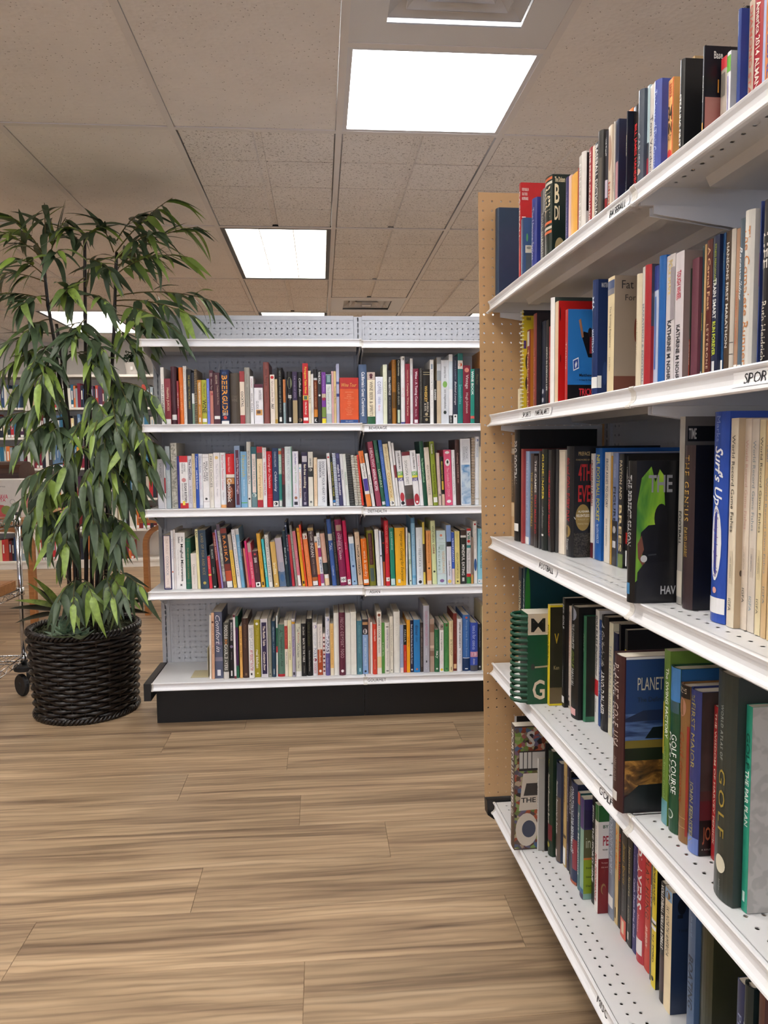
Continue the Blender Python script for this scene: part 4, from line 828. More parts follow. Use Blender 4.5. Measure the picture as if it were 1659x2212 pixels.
M_SPEC['asian'] = '''
355 371.8 1157 1f1a50 -5|v,.01,.975,.12,.88,ecdcd4|t,.06,.34,.28,c4a8a0,-,THE PUDLO,.5|t,.38,.74,.36,9a98a4,-,COOKBOOK,.5|t,.8,.92,.26,d0b8b4,-,MDL,.5|v,.955,.965,.2,.8,7a6a68
372.2 376.8 1146 eeecf0 -5|t,.12,.5,.4,7060a0,-,INDIAN FLAVORS|o,.7,.4,c06040
377.1 381.8 1144 ece4e0 -5|t,.1,.5,.4,907068,-,Indonesian Cookbook
382 402.4 1151 f4f2f0 -5|t,.07,.16,.2,26262a,b,Julie,.7|t,.07,.18,.2,26262a,b,Sahni,.38|t,.2,.86,.34,1c1c20,b,Moghul Microwave,.62|t,.3,.75,.1,6a6a6a,-,Cooking Indian Food the Modern Way,.24|t,.91,.94,.26,333333,b,M|n|L,Moghul Microwave
403 414.3 1163 2a6a54 -4|b,.05,.053,b8a070|t,.18,.8,.34,a89868,-,THE NEW INDIAN COOKING|b,.88,.883,b8a070
415 427.3 1196 e6ded6 -4|t,.3,.6,.42,a89c90,-,Chinese|t,.68,.86,.22,b8aca0,-,cooking
428 433.8 1143.6 efe6b0 -9|t,.03,.14,.6,2c2c20,b,EASY|t,.18,.45,.3,807850,-,chinese cooking
435 451.8 1146 2f4558 -9|t,.06,.76,.34,a89458,w,LAND OF FISH AND RICE|o,.9,.2,c0a850
453 459.3 1202 d83040 -6|t,.05,.4,.4,f0c0b0,-,Chinese|b,.55,.6,f0d060
459.6 469.8 1179.5 141818 -9|t,.08,.3,.36,c8d0c8,-,FIRE AND SPICE|t,.5,.65,.3,b0b8b0,-,ASIAN|o,.96,.2,d8d8d8
473 479 1151 8a1c24 -16|t,.05,.5,.5,e0b8a8,b,CHINESE REGIONAL
479.3 482.4 1145 9a8ac8 -16
482.7 490.2 1133 6a5a68 -16|v,.1,.9,.1,.9,marble
490.6 504.2 1141 2a2024 -16|b,.01,.09,8a3020|t,.13,.56,.5,e8903c,bw,RASIKA|b,.6,.71,7a2c20|b,.715,.885,c0502c|s,.89,.995
505 512.3 1155 b8a898 -14|b,.29,.995,e8c050|t,.32,.95,.4,b89028,b,KOREAN COOKBOOK
514 521.9 1144.4 f0eef2 -15|t,.06,.3,.4,a0a0b8,-,Taste of|t,.33,.8,.36,8a90a8,-,SOUTHEAST ASIA
522.4 530 1142.5 7ab4d8 -15|b,0,.1,d0d0d0|t,.22,.7,.4,d8ecf8,-,THE FOOD OF INDIA
530.3 533.6 1171 1a1818 -13|t,.05,.4,.6,d8d8d8,-,chinese
534.4 538.8 1185 f09080 -10
539.1 543.6 1169 e0257a -12|b,.95,1,c02030
544 552.3 1174 e05070 -11|v,.0,.2,.1,.9,b8a098|t,.42,.8,.52,f4d0d8,-,wok & stir-fry
552.8 564.6 1191 4a1c28 -9|o,.09,.2,c84038|t,.18,.32,.5,f0ece8,b,500|t,.35,.6,.3,8a5a60,-,chinese dishes|s,.86,.99|o,.92,.22,20201e
565.2 573.4 1153 e8b040 -12|t,.34,.66,.46,b86820,i,Spices of Life|v,.9,.96,.3,.7,3a2a18
576 581.2 1165 3ac0c8 -12|t,.2,.8,.5,d0f0f0,-,CHINESE RECIPES
581.6 589.9 1155.6 e2e0da -11|t,.05,.9,.5,6a6a64,-,COOK ASIAN THE EASY WAY|s,.9,.98
593 603.3 1171 d8b060 -10|t,.46,.72,.55,f6eccc,b,india|o,.93,.2,f2ecd8
605 619.3 1163 c0b4c0 -12|b,.68,.995,5a7494|v,.5,.7,.3,.9,a8a8b8|e,.82,.08,.3,3f6a9a
620 626.3 1147 12303a -11|t,.3,.6,.5,d0d8d8,b,Best of India
626.6 631.3 1128 1a2a4a -15|o,.06,.4,c8d0dc|t,.2,.45,.5,d8dce4,-,A WORLD OF
631.7 637.3 1155.6 b82838 -13|t,.1,.7,.4,d87858,-,Madhur Jaffrey Indian|n
639 644.2 1135 8a8880 -16|t,.08,.9,.5,c8c6be,-,CHINESE VILLAGE COOKBOOK
644.6 651.3 1148 d87888 -14|t,.35,.65,.5,f0c8cc,-,Asian Tapas|s,.8,.99
654 660 1141 f0b820 -14|o,.06,.36,d08a18|t,.3,.6,.4,c88a10,-,THE ASIAN|v,.91,.96,.2,.8,2a2016
660.4 664.3 1134 e84820 -15|t,.1,.5,.5,f8d8c0,-,street food
666 675.6 1153.4 f08040 -13|b,.0,.1,e8e0d8|o,.06,.36,a04030|t,.2,.8,.4,f8b080,i,INDIAN VEGETARIAN
676 688.2 1141 4a3434 -12|b,0,.05,b89a60|t,.06,.22,.5,e8e0d8,i,Raji Cuisine|t,.26,.5,.52,f2ece6,-,INDIAN|t,.53,.8,.3,b09080,-,HOME COOKING|b,.85,.91,b86a30|s,.915,.99|L,INDIAN HOME COOKING
688.6 694.2 1159 f0a060 -11|b,0,.12,eceae6|o,.11,.4,2a2a2a|b,.77,1,d81c20
694.5 701.4 1152 eeeef0 -12|t,.08,.24,.6,2c3a68,b,CHINA|b,.28,.45,a03070|t,.5,.75,.6,405890,bi,express|b,.77,.95,a0508a
702.5 712.8 1153 e0b4a0 -12|t,.15,.5,.4,e8d0c0,-,The Flavors of Asia|b,.56,.78,2c3436|s,.79,.86|v,.865,.99,.08,.92,ecd0a8
713.2 718 1129 1a1816 -13|t,.1,.8,.4,706450,-,EAST AND WEST
718.4 728 1121.6 3f62a8 -14|b,.22,.32,c8c4bc|t,.36,.47,.62,f0f2f6,b,THAI|t,.7,.85,.36,c8d0e8,-,Cookbook
728.4 735 1127 1c1a1a -14|t,.08,.85,.4,80785c,-,EAST ASIAN COOKING
735.8 750.4 1123 8a1e50 -14|v,.08,.17,.12,.9,b09080|t,.22,.5,.26,d8a8bc,-,The Ultimate,.74|t,.2,.6,.3,e8c8d4,-,CHINESE & ASIAN,.42|t,.32,.46,.24,d8a8bc,-,Cookbook,.18|v,.87,.95,.1,.9,f0eeec|h,.885,.935,.6,3a3a3c,b,HH|L,CHINESE & ASIAN Cookbook
751 759.4 1125 d02058 -13|t,.32,.46,.4,f0a8bc,-,asia|t,.8,.88,.4,60102a,-,slow|s,.91,.99|o,.94,.2,222222
761.2 772.2 1160 9ab8d8 -9|b,0,.14,eef0f2|t,.15,.5,.36,5a88b0,-,southeast asian|o,.61,.22,2a5088|o,.93,.16,1c2c48
774.3 784.3 1150.5 d8bca0 -9|h,.08,.12,.4,a08870,-,GP|t,.23,.34,.4,1e1c1a,b,The|t,.34,.82,.5,1a1816,b,WOK COOKBOOK
785.7 798 1164 e8761e -7|t,.06,.2,.3,f8c890,-,Parragon|t,.26,.82,.62,fae6d0,-,wok & stir-fry|s,.88,.96|n|L,wok & stir-fry
799 813 1146.4 7a7a20 -8|v,.05,.62,.18,.82,4a1c1e|t,.08,.6,.28,8a5a50,-,COOKING OF SOUTH ASIA|v,.68,.92,.2,.8,4a5a5a
815.6 823.6 1144 f0f0f0 -7
824 828.6 1147 dfe4f4 -6|t,.1,.6,.4,7080b8,-,healthy|o,.45,.4,404858
829 833.2 1150 181414 -4|b,.55,1,c0602c|o,.2,.4,c04028
834.2 843.3 1125 d02838 -5|t,.06,.5,.46,f0a8a0,-,INDIAN VEGETARIAN|s,.87,.93|o,.9,.2,222222
845 854.5 1141 1f8a72 -5|t,.06,.38,.4,b8e4d8,b,QUICK WHOLEFOOD|v,.88,.99,.05,.95,c8e4e8
856 877.2 1140.5 f2b420 -4|t,.06,.92,.4,5a4a18,i,Vegetarian Cooking for Everyone,.64|v,.89,.95,.2,.45,e8e0c8
877.6 881 1140 f0f0f2 -2
885 890 1152 d8e8dc -4|t,.08,.4,.5,80b098,-,garden|b,.5,.6,b0d0b8|o,.92,.3,303030
891 899.4 1118.6 8fc0e0 -4|b,0,.08,5a90b8|t,.15,.75,.4,c8e0f0,-,The Heart Smart Kitchen|b,.86,.9,6aa8d0
901 915 1139.7 e6ecf2 -3|t,.2,.34,.18,a0b0bc,-,the complete|t,.36,.68,.36,586e80,w,VEGETARIAN|t,.72,.84,.18,a0b0bc,-,kitchen|v,.895,.9,.3,.6,c03060|o,.95,.26,26262c
915.4 920 1128 e0c858 -4|b,.35,.8,4a4234
923 933 1146.4 e8a060 -3|t,.06,.6,.36,a06020,-,Classic Vegetarian Cooking|o,.7,.2,40281a|b,.93,1,e8d0c0
934.6 944.2 1125 dde6b0 -5|t,.08,.34,.5,4a5040,-,VEGETARIAN|t,.37,.52,.44,8a4030,b,CUISINE|o,.8,.24,2c4034
945.5 965 1146.4 cfe4e8 -3|o,.09,.14,e09078|h,.14,.16,.5,8090a0,-,Carol Gelles|b,.22,.224,a8c8b0|h,.26,.36,.56,98b8a8,i,1000|t,.28,.76,.2,7aa098,w,RECIPES,.24|t,.38,.78,.26,dcb888,-,VEGETARIAN,.7|b,.8,.804,c0a0b0|e,.93,.03,.24,8a6aa0|n|L,1000 VEGETARIAN RECIPES
966.6 976.6 1134.6 e2e6f2 -3|b,0,.28,8aaae0|b,.28,.36,181a20|t,.6,.86,.4,30303a,i,Linda McCartney|n|o,.95,.4,e8c860
977 983 1150 3a5fc0 -2|t,.03,.64,.5,e0e8f8,b,VEGETARIAN|b,.7,1,ecd8d4
983.5 994.3 1148 ecdf90 -2|t,.06,.3,.24,b0a860,-,Happy Herbivore|t,.4,.9,.42,6a6434,-,VEGAN COMFORT FOOD|o,.95,.18,3a3a2a
994.7 1007 1145 2a2e2a|b,0,.1,44342e|b,.1,.14,e0e0dc|t,.27,.84,.5,e8e8e4,b,MINDFUL EATING|v,.88,.95,.3,.7,c8c8c4
1008 1017 1142 eceaea|b,0,.04,d02c28|t,.06,.2,.6,2a7a5a,b,VB|o,.23,.36,d83028|b,.3,.35,3a8a8a|t,.4,.78,.5,a8a8a8,-,Mark Bittman|b,.82,.88,d02830|b,.88,1,3f9048|n
1018 1022.8 1161 8a7a70|b,.8,1,c89850
1024 1031.4 1126 f0eeea -2|o,.05,.28,c02c34|t,.12,.44,.36,a09c98,-,The Natural Vegetarian|e,.7,.1,.4,2f5c98
1032.3 1046 1142 8fd0e4|t,.08,.32,.42,4888a0,i,GardenCuisine|t,.38,.72,.36,5a8898,b,PAUL WENNER|n|L,GardenCuisine|b,.92,.99,e8ecf0|e,.955,.02,.35,1c1c20
'''
M_SPEC['gourmet'] = '''
453 457 1329 ece4da -1|t,.4,.6,.4,b0a8a0,-,pasta
458 464 1324 e0b090 -2|o,.14,.42,6a4030|t,.2,.62,.5,8a5a3c,-,QUICK AND EASY PASTA|t,.7,.86,.3,a07858,-,Janet Hazen
464.4 482.8 1322 5a6078|t,.05,.6,.55,ecebf0,i,Comfort in|b,.45,.5,77708a|b,.68,.74,8a8698|v,.87,.96,.3,.7,e8e8ee
483.2 495 1345 5a5a54 -1|t,.04,.28,.6,e8e6de,b,FOOD2.0|t,.29,.38,.55,d88a3c,b,>>|t,.38,.84,.6,e8e6de,b,CHARLIE AYERS|b,.87,1,dcd8d0|n|L,FOOD2.0
495.4 506 1338.5 141212 -1|n|t,.05,.36,.4,d8d4d4,b,MARIO'S PICKLES|o,.46,.32,8a7a9a|t,.55,.68,.34,a0989c,-,cooking|v,.87,.96,.35,.65,e8e4e4
506.4 511 1328 f2eaee -2|b,0,.04,6a2030|b,.96,1,7a2434
511.4 516.8 1331 1f6a4a -2|b,.18,.8,4a2050
519 524.8 1353 e8b060 -4|t,.1,.32,.5,9a6420,-,Foods of|t,.36,.6,.5,8a5a20,i,Nova Table
525.2 538.3 1335.5 4a322a -4|n|t,.1,.5,.44,7a5a3a,i,Florence Pantry|v,.92,.96,.4,.7,8a6a4a
538.7 550.6 1350.5 efecea -3|t,.05,.46,.52,70808e,-,GEOFFREY ZAKARIAN|t,.47,.86,.56,c05068,b,MY PERFECT PANTRY|v,.9,.94,.3,.6,202022|n|L,MY PERFECT PANTRY
551 563.6 1339 a89a20 -3|o,.07,.24,f4f2e8|t,.14,.5,.4,c8bc60,-,Tyler Florence|t,.52,.84,.5,f2efdc,b,real kitchen|n|L,real kitchen|o,.93,.14,d8d0a0
565 580 1337 ded8dc -2|v,.06,.94,.14,.86,2a1f48|t,.12,.46,.36,f0e4d8,b,The Rattle Table|t,.56,.88,.36,f0e4d8,bi,Constance Snow|n|L,The Rattle Table
580.4 588 1336 9a9a8c -2|t,.1,.5,.3,7a7a6e,-,the art of simple|o,.95,.2,4a4a40
588.4 597 1341.5 1f4058 -2|t,.1,.36,.34,a8b8c4,-,MEDITERRANEAN|t,.4,.56,.3,8098a8,-,TABLE|v,.85,.95,.4,.6,a8b8c0
597.2 600.6 1330 dfe4e0 -1|b,.2,.6,2a6a50|b,.5,.6,c03840|b,.8,.95,e8d8d0
601 616 1349 5a8070 -1|t,.09,.2,.5,2c4038,b,All|t,.24,.8,.44,24382f,i,Vegetables and Fish|b,.95,1,b82028
616.3 623.2 1340 ece4d4 -1|b,.1,.51,b23a34|t,.14,.44,.4,d88878,i,The Silver Spoon|t,.56,.78,.36,7a5a4a,-,WHAT TO COOK
623.6 631.8 1340 eee6bc -1|t,.1,.34,.3,c0b880,-,country style|t,.36,.7,.34,807a50,b,A KITCHEN IN CORSICA
632.2 639.3 1336.6 b0aac0 -1|b,0,.03,e8e6ea|b,.05,.09,d8a030|t,.1,.28,.4,8084b0,-,seasonal|t,.3,.64,.5,6a4a90,b,A Personal Kitchen|v,.92,.97,.2,.8,302c38
640 652 1347 d8d8c4 -1|t,.06,.15,.46,50524a,-,The|t,.17,.37,.48,c07060,-,Kitchy|t,.37,.63,.48,5a6058,-,Kitchen|t,.7,.84,.3,6a5a50,-,Claire Thomas|b,.9,1,f2f0ee|n|L,The Kitchy Kitchen
652.4 662.6 1347 151515 -1|t,.06,.22,.4,d8d4cc,-,Art Smith|t,.28,.73,.42,d8d4cc,b,BACK TO THE TABLE|t,.8,.94,.3,8a8680,-,HYPERION|n|L,BACK TO THE TABLE
663 676.4 1336.6 0f1010 -1|t,.06,.48,.44,5a5a30,i,Creme de Cookbook|t,.55,.92,.22,b8b8b0,-,The Glorious Best of American Kitchens
676.8 686.6 1344.5 f0eef0|o,.08,.36,7a6ab0|o,.08,.2,f0eef0|t,.18,.44,.62,b4bcc8,-,THE HUNGRY|t,.48,.65,.62,7a8aa8,b,PARIS|o,.7,.36,8a2a48|t,.76,.96,.6,c07888,b,COOKBOOK
687 698 1348 efe6e0|t,.05,.46,.46,a8a0a4,-,The New Portuguese|b,.5,1,b04a1e|t,.48,.76,.46,ecccb0,b,NoteBook|o,.92,.26,f0e8e0
698.4 703.8 1369 e6d4d0|o,.1,.4,8a2030|o,.2,.4,3a1c20|o,.3,.4,8a2030|o,.4,.4,3a1c20|o,.5,.4,8a2030|o,.6,.4,3a1c20|o,.7,.4,8a2030|o,.8,.4,3a1c20|o,.9,.4,8a2030
704.2 714 1332 e4e4f0|o,.05,.36,7a90b8|t,.21,.31,.4,404880,i,Party|t,.32,.6,.62,2c2c58,b,TAPAS|b,.62,1,665c98|t,.7,.86,.36,a8a4cc,-,Great Ideas
714.5 722 1347 f0c478|t,.1,.8,.42,c89040,-,THE SPANISH TABLE COOKBOOK|b,.86,1,f0e4cc
722.3 733.4 1324 f2f0ea
733.8 747 1323 5f2238|t,.08,.72,.52,d8b8c0,w,FRENCH COMFORT FOOD|o,.93,.24,f0e8ea
747.3 758.2 1323.5 f0efe8
758.6 770.8 1322 eeede4
772 783 1341 4a8090|t,.08,.6,.34,78a8b4,-,Williams VEGETABLES|v,.88,.95,.4,.7,a8d4dc|n
784 796 1338 8fb0dc|b,0,.28,2a2024|b,.05,.1,c09060|e,.22,.05,.36,d8d4d8|t,.33,.85,.36,d0e0f4,-,ART OF FRENCH TABLES|o,.95,.2,242c40
797 800.6 1335 b89080|t,.2,.8,.5,8a6050,-,recipes
801 805.6 1344 f0ece6
806 815 1348 d8402a|t,.1,.34,.46,f8dcd0,b,Cuisine Rapide|t,.7,.9,.3,f0b8a8,-,Gourmet
815.4 825 1322 f0e8dc|o,.05,.34,8a4a30|t,.1,.42,.5,4a4a48,-,LOOK I COOK|t,.44,.66,.4,8a7a70,i,Modern Classics|b,.72,.9,ecd6a8
825.3 831.6 1345 5fa048|t,.3,.75,.46,d8ecc8,-,fresh life
832 842.4 1345 e6e2d8|v,.07,.09,.25,.75,6a6a64|t,.12,.5,.3,9a8fa8,b,DINNER FROM OUTSIDE|t,.55,.85,.44,b0a8a8,i,Entertaining at Home|v,.93,.95,.25,.75,6a6a64
842.8 850 1331.5 ece6d6|t,.15,.7,.36,a8a48c,-,The Flavors of BON APPETIT 2000|o,.95,.2,9a9a88|L,The Flavors of 2000
851 864.6 1321 eceae2|n|t,.1,.4,.36,dedcd2,-,MARTHA
865 872 1350 9aa8c8|t,.4,.6,.4,c8d0e4,-,french|b,.89,1,ecdcd8
872.3 879 1350 171514|t,.1,.36,.5,d8d4cc,-,PAELLA|b,.42,1,d03a28|t,.56,.75,.36,f0a890,-,Penelope Casas|n|L,PAELLA
879.3 886.4 1339 f2a820|t,.32,.52,.44,b86a10,-,LA SPECIAL
886.8 893.6 1340 1f2444|t,.08,.84,.5,d8dce8,b,Best of the Best from the South Pacific Coast|o,.95,.28,e0e0e4
894.2 907.6 1339 2a7fc0|t,.1,.3,.5,1f5080,b,dinner|t,.33,.42,.4,1f5080,i,italian|o,.94,.16,c07050
908 914.8 1345 3a302e|t,.1,.9,.46,8a8078,b,THE GREAT AMERICAN COOKING CULINARIA
915.2 928 1308.7 b0b0bc|t,.08,.6,.4,c07898,-,CURIOUS AMERICAN FOOD|t,.64,.74,.3,d8d8e0,-,Home|v,.82,.85,.4,.6,26262e|t,.86,.95,.4,d0d0d8,w,NOLA
929 938.4 1337 b09888|b,.1,.25,8a6a58|b,.5,.55,d8c0b0|b,.6,.7,8a6a5c
939 949 1360 2a6a42|t,.18,.45,.24,90b890,-,a little taste of|t,.5,.68,.66,f0f4ee,b,italy|o,.92,.2,e0e8e0
950 958.7 1347.5 f0eeec|b,0,.13,a89890|o,.06,.3,3a3030|t,.18,.55,.42,5a564e,-,Roasting vegetables|t,.6,.88,.3,e0b8b8,-,Inspired|e,.95,.025,.34,ecd040
959 970 1346 4a9050|o,.04,.24,5a3a28|t,.1,.6,.42,357040,-,The Italian Kitchen|v,.92,.96,.3,.7,2a6038
970.4 979 1341 ead8ac|t,.06,.22,.3,b09868,-,Italian Rustic|t,.36,.68,.5,9a9468,-,BISHOP|n|L,Italian Rustic|v,.9,.96,.4,.6,8a7a50
979.3 987 1325 7a2a20|t,.06,.7,.34,a86058,-,CUISINES OF SOUTHERN EUROPE|v,.88,.96,.1,.9,ecc090
987.3 998.6 1337 e8e8ee|t,.06,.55,.32,3a3a44,b,INSPIRED BY INGREDIENTS|t,.6,.84,.32,9a9aa8,-,Bill Telepan|n|L,INSPIRED BY INGREDIENTS
999.5 1015 1328 3f72b8|o,.05,.16,d06050|t,.1,.74,.3,a8c4e8,w,Recipes from Bistro France|b,.765,.775,f0f2f4|b,.775,1,10325f|v,.95,.97,.3,.7,d8dce4
1016 1032 1345 3450b0|t,.06,.55,.46,b8c8f0,-,tools for cooks|b,.6,.71,c88ca4|o,.65,.28,e8d0dc|t,.74,.86,.3,d8d8e8,-,christine|b,.88,.995,4a4c54|n|L,tools for cooks
1032.4 1040 1348 1c2024|t,.08,.5,.36,8a9098,-,Mediterranean Kitchen|o,.92,.26,b8bcc0
1041 1049 1308 e4d4a4|t,.3,.74,.44,5a4c30,i,Taste of TUSCANY
'''
SETBACK = {'beverage': -.285, 'diet': -.28, 'asian': -.275, 'gourmet': -.287}
for key in ('beverage', 'diet', 'asian', 'gourmet'):
    w = SETBACK[key]; z0 = MZ[key]; rows = []; prev = -9; pa, ph = 0, 0
    ybot = {'beverage': 913, 'diet': 1092, 'asian': 1267, 'gourmet': 1460}[key]
    for i, (hd, ops) in enumerate(parse(M_SPEC[key])):
        x0, x1, yt, hx = float(hd[0]), float(hd[1]), float(hd[2]), hd[3]
        dx = float(hd[4]) if len(hd) > 4 else 0
        hard = (RB.random() < .42) and x1-x0 > 7 and 'spiral' not in hd
        ww = w+RB.uniform(-.006, .008)
        u0, zb = m_uz(x0, ybot, ww); u1, _ = m_uz(x1, ybot, ww)
        ut, zt = m_uz(x0+dx, yt, ww)
        zs = z0-(.005 if u0 > US+SEC and key != 'gourmet' else 0)
        if u0 < prev: u0 = prev
        t = u1-u0-.0004; h = zt-zs
        ang = math.asin(max(-.3, min(.3, (ut-u0)/h))) if dx else 0
        if i and dx < 0:                              # a leaning book rests against its neighbour, not inside it
            lim = math.atan((prev-u0)/max(.05, min(h, ph))+math.tan(pa)); ang = max(ang, min(0, lim))
        if abs(ang) < .012: ang = 0
        pa, ph = ang, h
        h = h/max(.9, math.cos(ang))
        d = min(.74*h, .185)*RB.uniform(.92, 1.06); d = min(d, -ww-.012)
        o = make_book(t, h, d, hx, ops, hard)
        P = M0+MU*u0+MW*ww
        o.location = (P[0], P[1], zs+.0003)
        o.rotation_mode = 'XYZ'; o.rotation_euler = (0, ang, MPHI) if ang == 0 else (Matrix.Rotation(MPHI, 3, 'Z') @ Matrix.Rotation(ang, 3, 'Y')).to_euler()
        prev = u0+t/math.cos(ang)+.0003
        adj = ('thin' if x1-x0 < 6.5 else 'thick' if x1-x0 > 14 else 'slim' if x1-x0 < 9 else 'standing')
        if 'spiral' in hd: adj = 'spiral '+adj
        if ang: adj = adj.replace('standing', 'leaning')
        rows.append((o, hx, title_of(ops), adj))
    label_row(rows, {'diet': 'diet and health', 'asian': 'Asian'}.get(key, key), 'cookbook')
# ------------------------------------------------------------------ sports books on the right gondola
R_SPEC = [None]*5
R_SPEC[0] = '''
1068 1078 - 448 2a3f58 w.02 d.20 H
1121 1125 - 394 c02428 w.02 d.18|t,.05,.6,.6,f0d8d0,b,BASEBALL|X,.12,.95,.055,.085,f2e4dc,b,FOR EVERY BASEBALL FAN|X,.12,.8,.1,.13,f2e4dc,b,CASUAL TO SERIOUS|X,.12,.9,.145,.175,f2e4dc,b,INDISPENSABLE|R,.12,.6,.34,.35,f0d8d0|L,FOR EVERY BASEBALL FAN
1125.4 1131 - 470 3c5580 w.02 d.17|R,.02,.98,.0,1,46608c|E,.3,.5,.25,.38,6ab070|R,.2,.9,.44,.56,ece2cc|X,.35,.8,.46,.5,303030,b,INSIDE|R,.26,.9,.57,.9,5a6470
1150 1160 - 425 2f3a8a w.03 d.18 H|t,.12,.8,.5,b8bcd8,-,The Umpire Strikes
1168 1177.5 - 405 3a3a3c w.03 d.18|t,.3,.9,.45,c0c0c0,w,FOUL DIAMOND|v,.0,.3,.6,1,8a8a8a
1178 1193 - 376 18261f w.03 d.20 H|b,.02,.05,e07040|b,.07,.1,d8d0c0|t,.12,.5,.75,ecdcbc,b,BASEBALL|b,.52,.55,e07040|b,.58,.61,d8d0c0|b,.63,.66,e07040|X,.15,.9,.03,.09,f0dcb4,b,The Dickson|X,.15,.5,.11,.33,f4e0b8,b,B|X,.15,.52,.36,.52,f4e0b8,b,DI|E,.2,.9,.72,.95,a8946a|n|L,BASEBALL dictionary
1222 1228 - 380 35306a w.03 d.17|t,.2,.8,.5,8a86b8,-,THE SUMMER GAME
1228.4 1233.6 - 377 ecc8c0 w.03 d.17
1234 1247.5 - 369 f0b450 w.03 d.17
1248 1250 - 362 a83830 w.03 d.15
1250.3 1257.8 - 333 c9c4bc w.03 d.17|t,.1,.9,.55,efece6,b,FIELDS OF PLAY
1258 1266 - 325 dfdad4 w.03 d.17 H|R,.05,.95,.02,.7,1c1a1a
1272 1279 - 316 a8242c w.03 d.17|t,.04,.95,.5,f0e4e0,b,THE PRIDE OF GUARDING
1279.4 1284.6 - 313 ead8c4 w.03 d.16
1285 1294 - 303 1c1c20 w.03 d.18|t,.03,.95,.6,e4e2de,b,BASEBALL DICTIONARY
1294.4 1303 - 279 3a3836 w.025 d.18 H|v,.3,.9,.1,.9,5a544c
1303.3 1313.6 - 281 241f2c w.03 d.18 H|t,.08,.28,.5,ececec,b,LUIS TIANT|b,.55,.75,c4b8c8|b,.76,1,8a2028|n
1314 1322 - 268 d8c8b4 w.025 d.18|e,.3,.2,.4,b08a70|t,.62,.9,.5,c04838,b,Idiot
1322.3 1327 - 262 e6ddd0 w.028 d.17|t,.4,.9,.7,2a2c3c,b,BARRY BONDS|n
1327.3 1336.6 - 256 1f2a48 w.03 d.18|v,.45,.98,.2,.9,b88a90
1337 1355 - 240 1a2030 w.02 d.19 H|v,0,.5,.02,.2,dfe2e6|t,.04,.72,.62,f2e6c8,b,STEINBRENNER|h,.78,.81,.5,c8c8cc,-,THE LAST|h,.82,.85,.5,c8c8cc,-,LION OF|h,.86,.89,.6,c8c8cc,-,BASEBALL|n|L,THE LAST LION OF BASEBALL
1357 1366 - 232 e8884a w.03 d.17|t,.1,.5,.5,d05828,-,Cobb|t,.52,.9,.4,f0b880,-,baseball|n
1366.3 1380.4 - 222 181414 w.03 d.18|t,.2,.98,.5,d83038,b,BILL JAMES HANDBOOK|n
1380.8 1391 - 190 4a5260 w.025 d.18 H|v,0,.98,.02,.25,e0e4e8|t,.42,.75,.46,b8c0c4,-,CARVED|o,.8,.3,c8a898
1391.4 1403 - 182 b4ccd4 w.03 d.18|v,.7,.98,.1,.9,a83848|v,.55,.7,.1,.9,3a3a44
1403.4 1414 - 178 dcd6d0 w.03 d.17|t,.3,.9,.5,5a5660,-,Tom Verducci|n
1414.4 1429 - 168 4a58a8 w.02 d.19 H|t,.1,.97,.46,b8c4ec,-,The Image of Their Greatness|v,.0,.5,.02,.16,d8e0f4
1440 1455 - 165 f0b870 w.03 d.18|t,.05,.2,.5,d86848,b,BARRA|h,.28,.44,.7,2a2018,b,34|h,.46,.58,.6,2a2018,b,IN|h,.6,.66,.6,4a3828,-,AT|o,.8,.36,d84038|v,0,1,.86,.97,e87848|n|L,34 IN
1462 1479 - 125 1a1a1c w.02 d.20 H|v,0,.5,.02,.14,e8e8ec|t,.35,.88,.42,f0eeea,b,STEALING FIRST
1488 1499 - 120 b89a70 w.04 d.16|v,.1,.9,.1,.9,6a8078
1499.4 1521 - 98 18141f w.015 d.19|t,.14,.78,.5,f2eee6,b,Baseball America|v,.82,.9,.1,.48,e8a840|v,.82,.9,.55,.92,e8a840|v,.91,.99,.1,.48,e8a840|v,.91,.99,.55,.92,e8a840|X,.5,1,.06,.14,f4f0e8,b,Base|R,.05,.95,.55,.99,bokeh|R,.75,.82,.36,.5,f0a848|n|L,baseball annual with gold blocks
1539 1547 - 150 2a2a32 w.04 d.17|t,.25,.9,.4,a8a8b0,w,BASEBALL
1547.3 1556 - 146 30323a w.04 d.17|t,.25,.9,.4,a8a8b0,w,BASEBALL HISTORY
1558 1569.6 - 118 b8aca0 w.035 d.17|b,0,.15,d84048|v,.2,.5,.1,.8,7a746c
1570 1578 - 108 eeeef4 w.035 d.17|b,.05,.25,7ac050|v,.3,1,.3,.5,9a8cc8
1578.4 1600 - 17 1a3a8a w.02 d.20 H|v,.25,1,.02,.34,b8c4ea|t,.02,.12,.3,c8d0e4,i,Legends
1600.4 1610 - 12 1c1a20 w.03 d.18|t,.45,.95,.4,b08878,w,PENNANT
1610.4 1629 - -6 c8b4a0 w.03 d.18|t,.05,.97,.5,d07060,b,DIAMOND STARS
1629.4 1648 - -20 a81c28 w.03 d.18|t,.05,.95,.52,f0e4d8,b,America 2014 ALMANAC|n|L,2014 ALMANAC
1648.4 1654 - -28 b8c4ec w.03 d.18
1654.4 1676 - -40 e89858 w.03 d.18|t,.1,.9,.5,6a5aa8,b,BASEBALL
'''
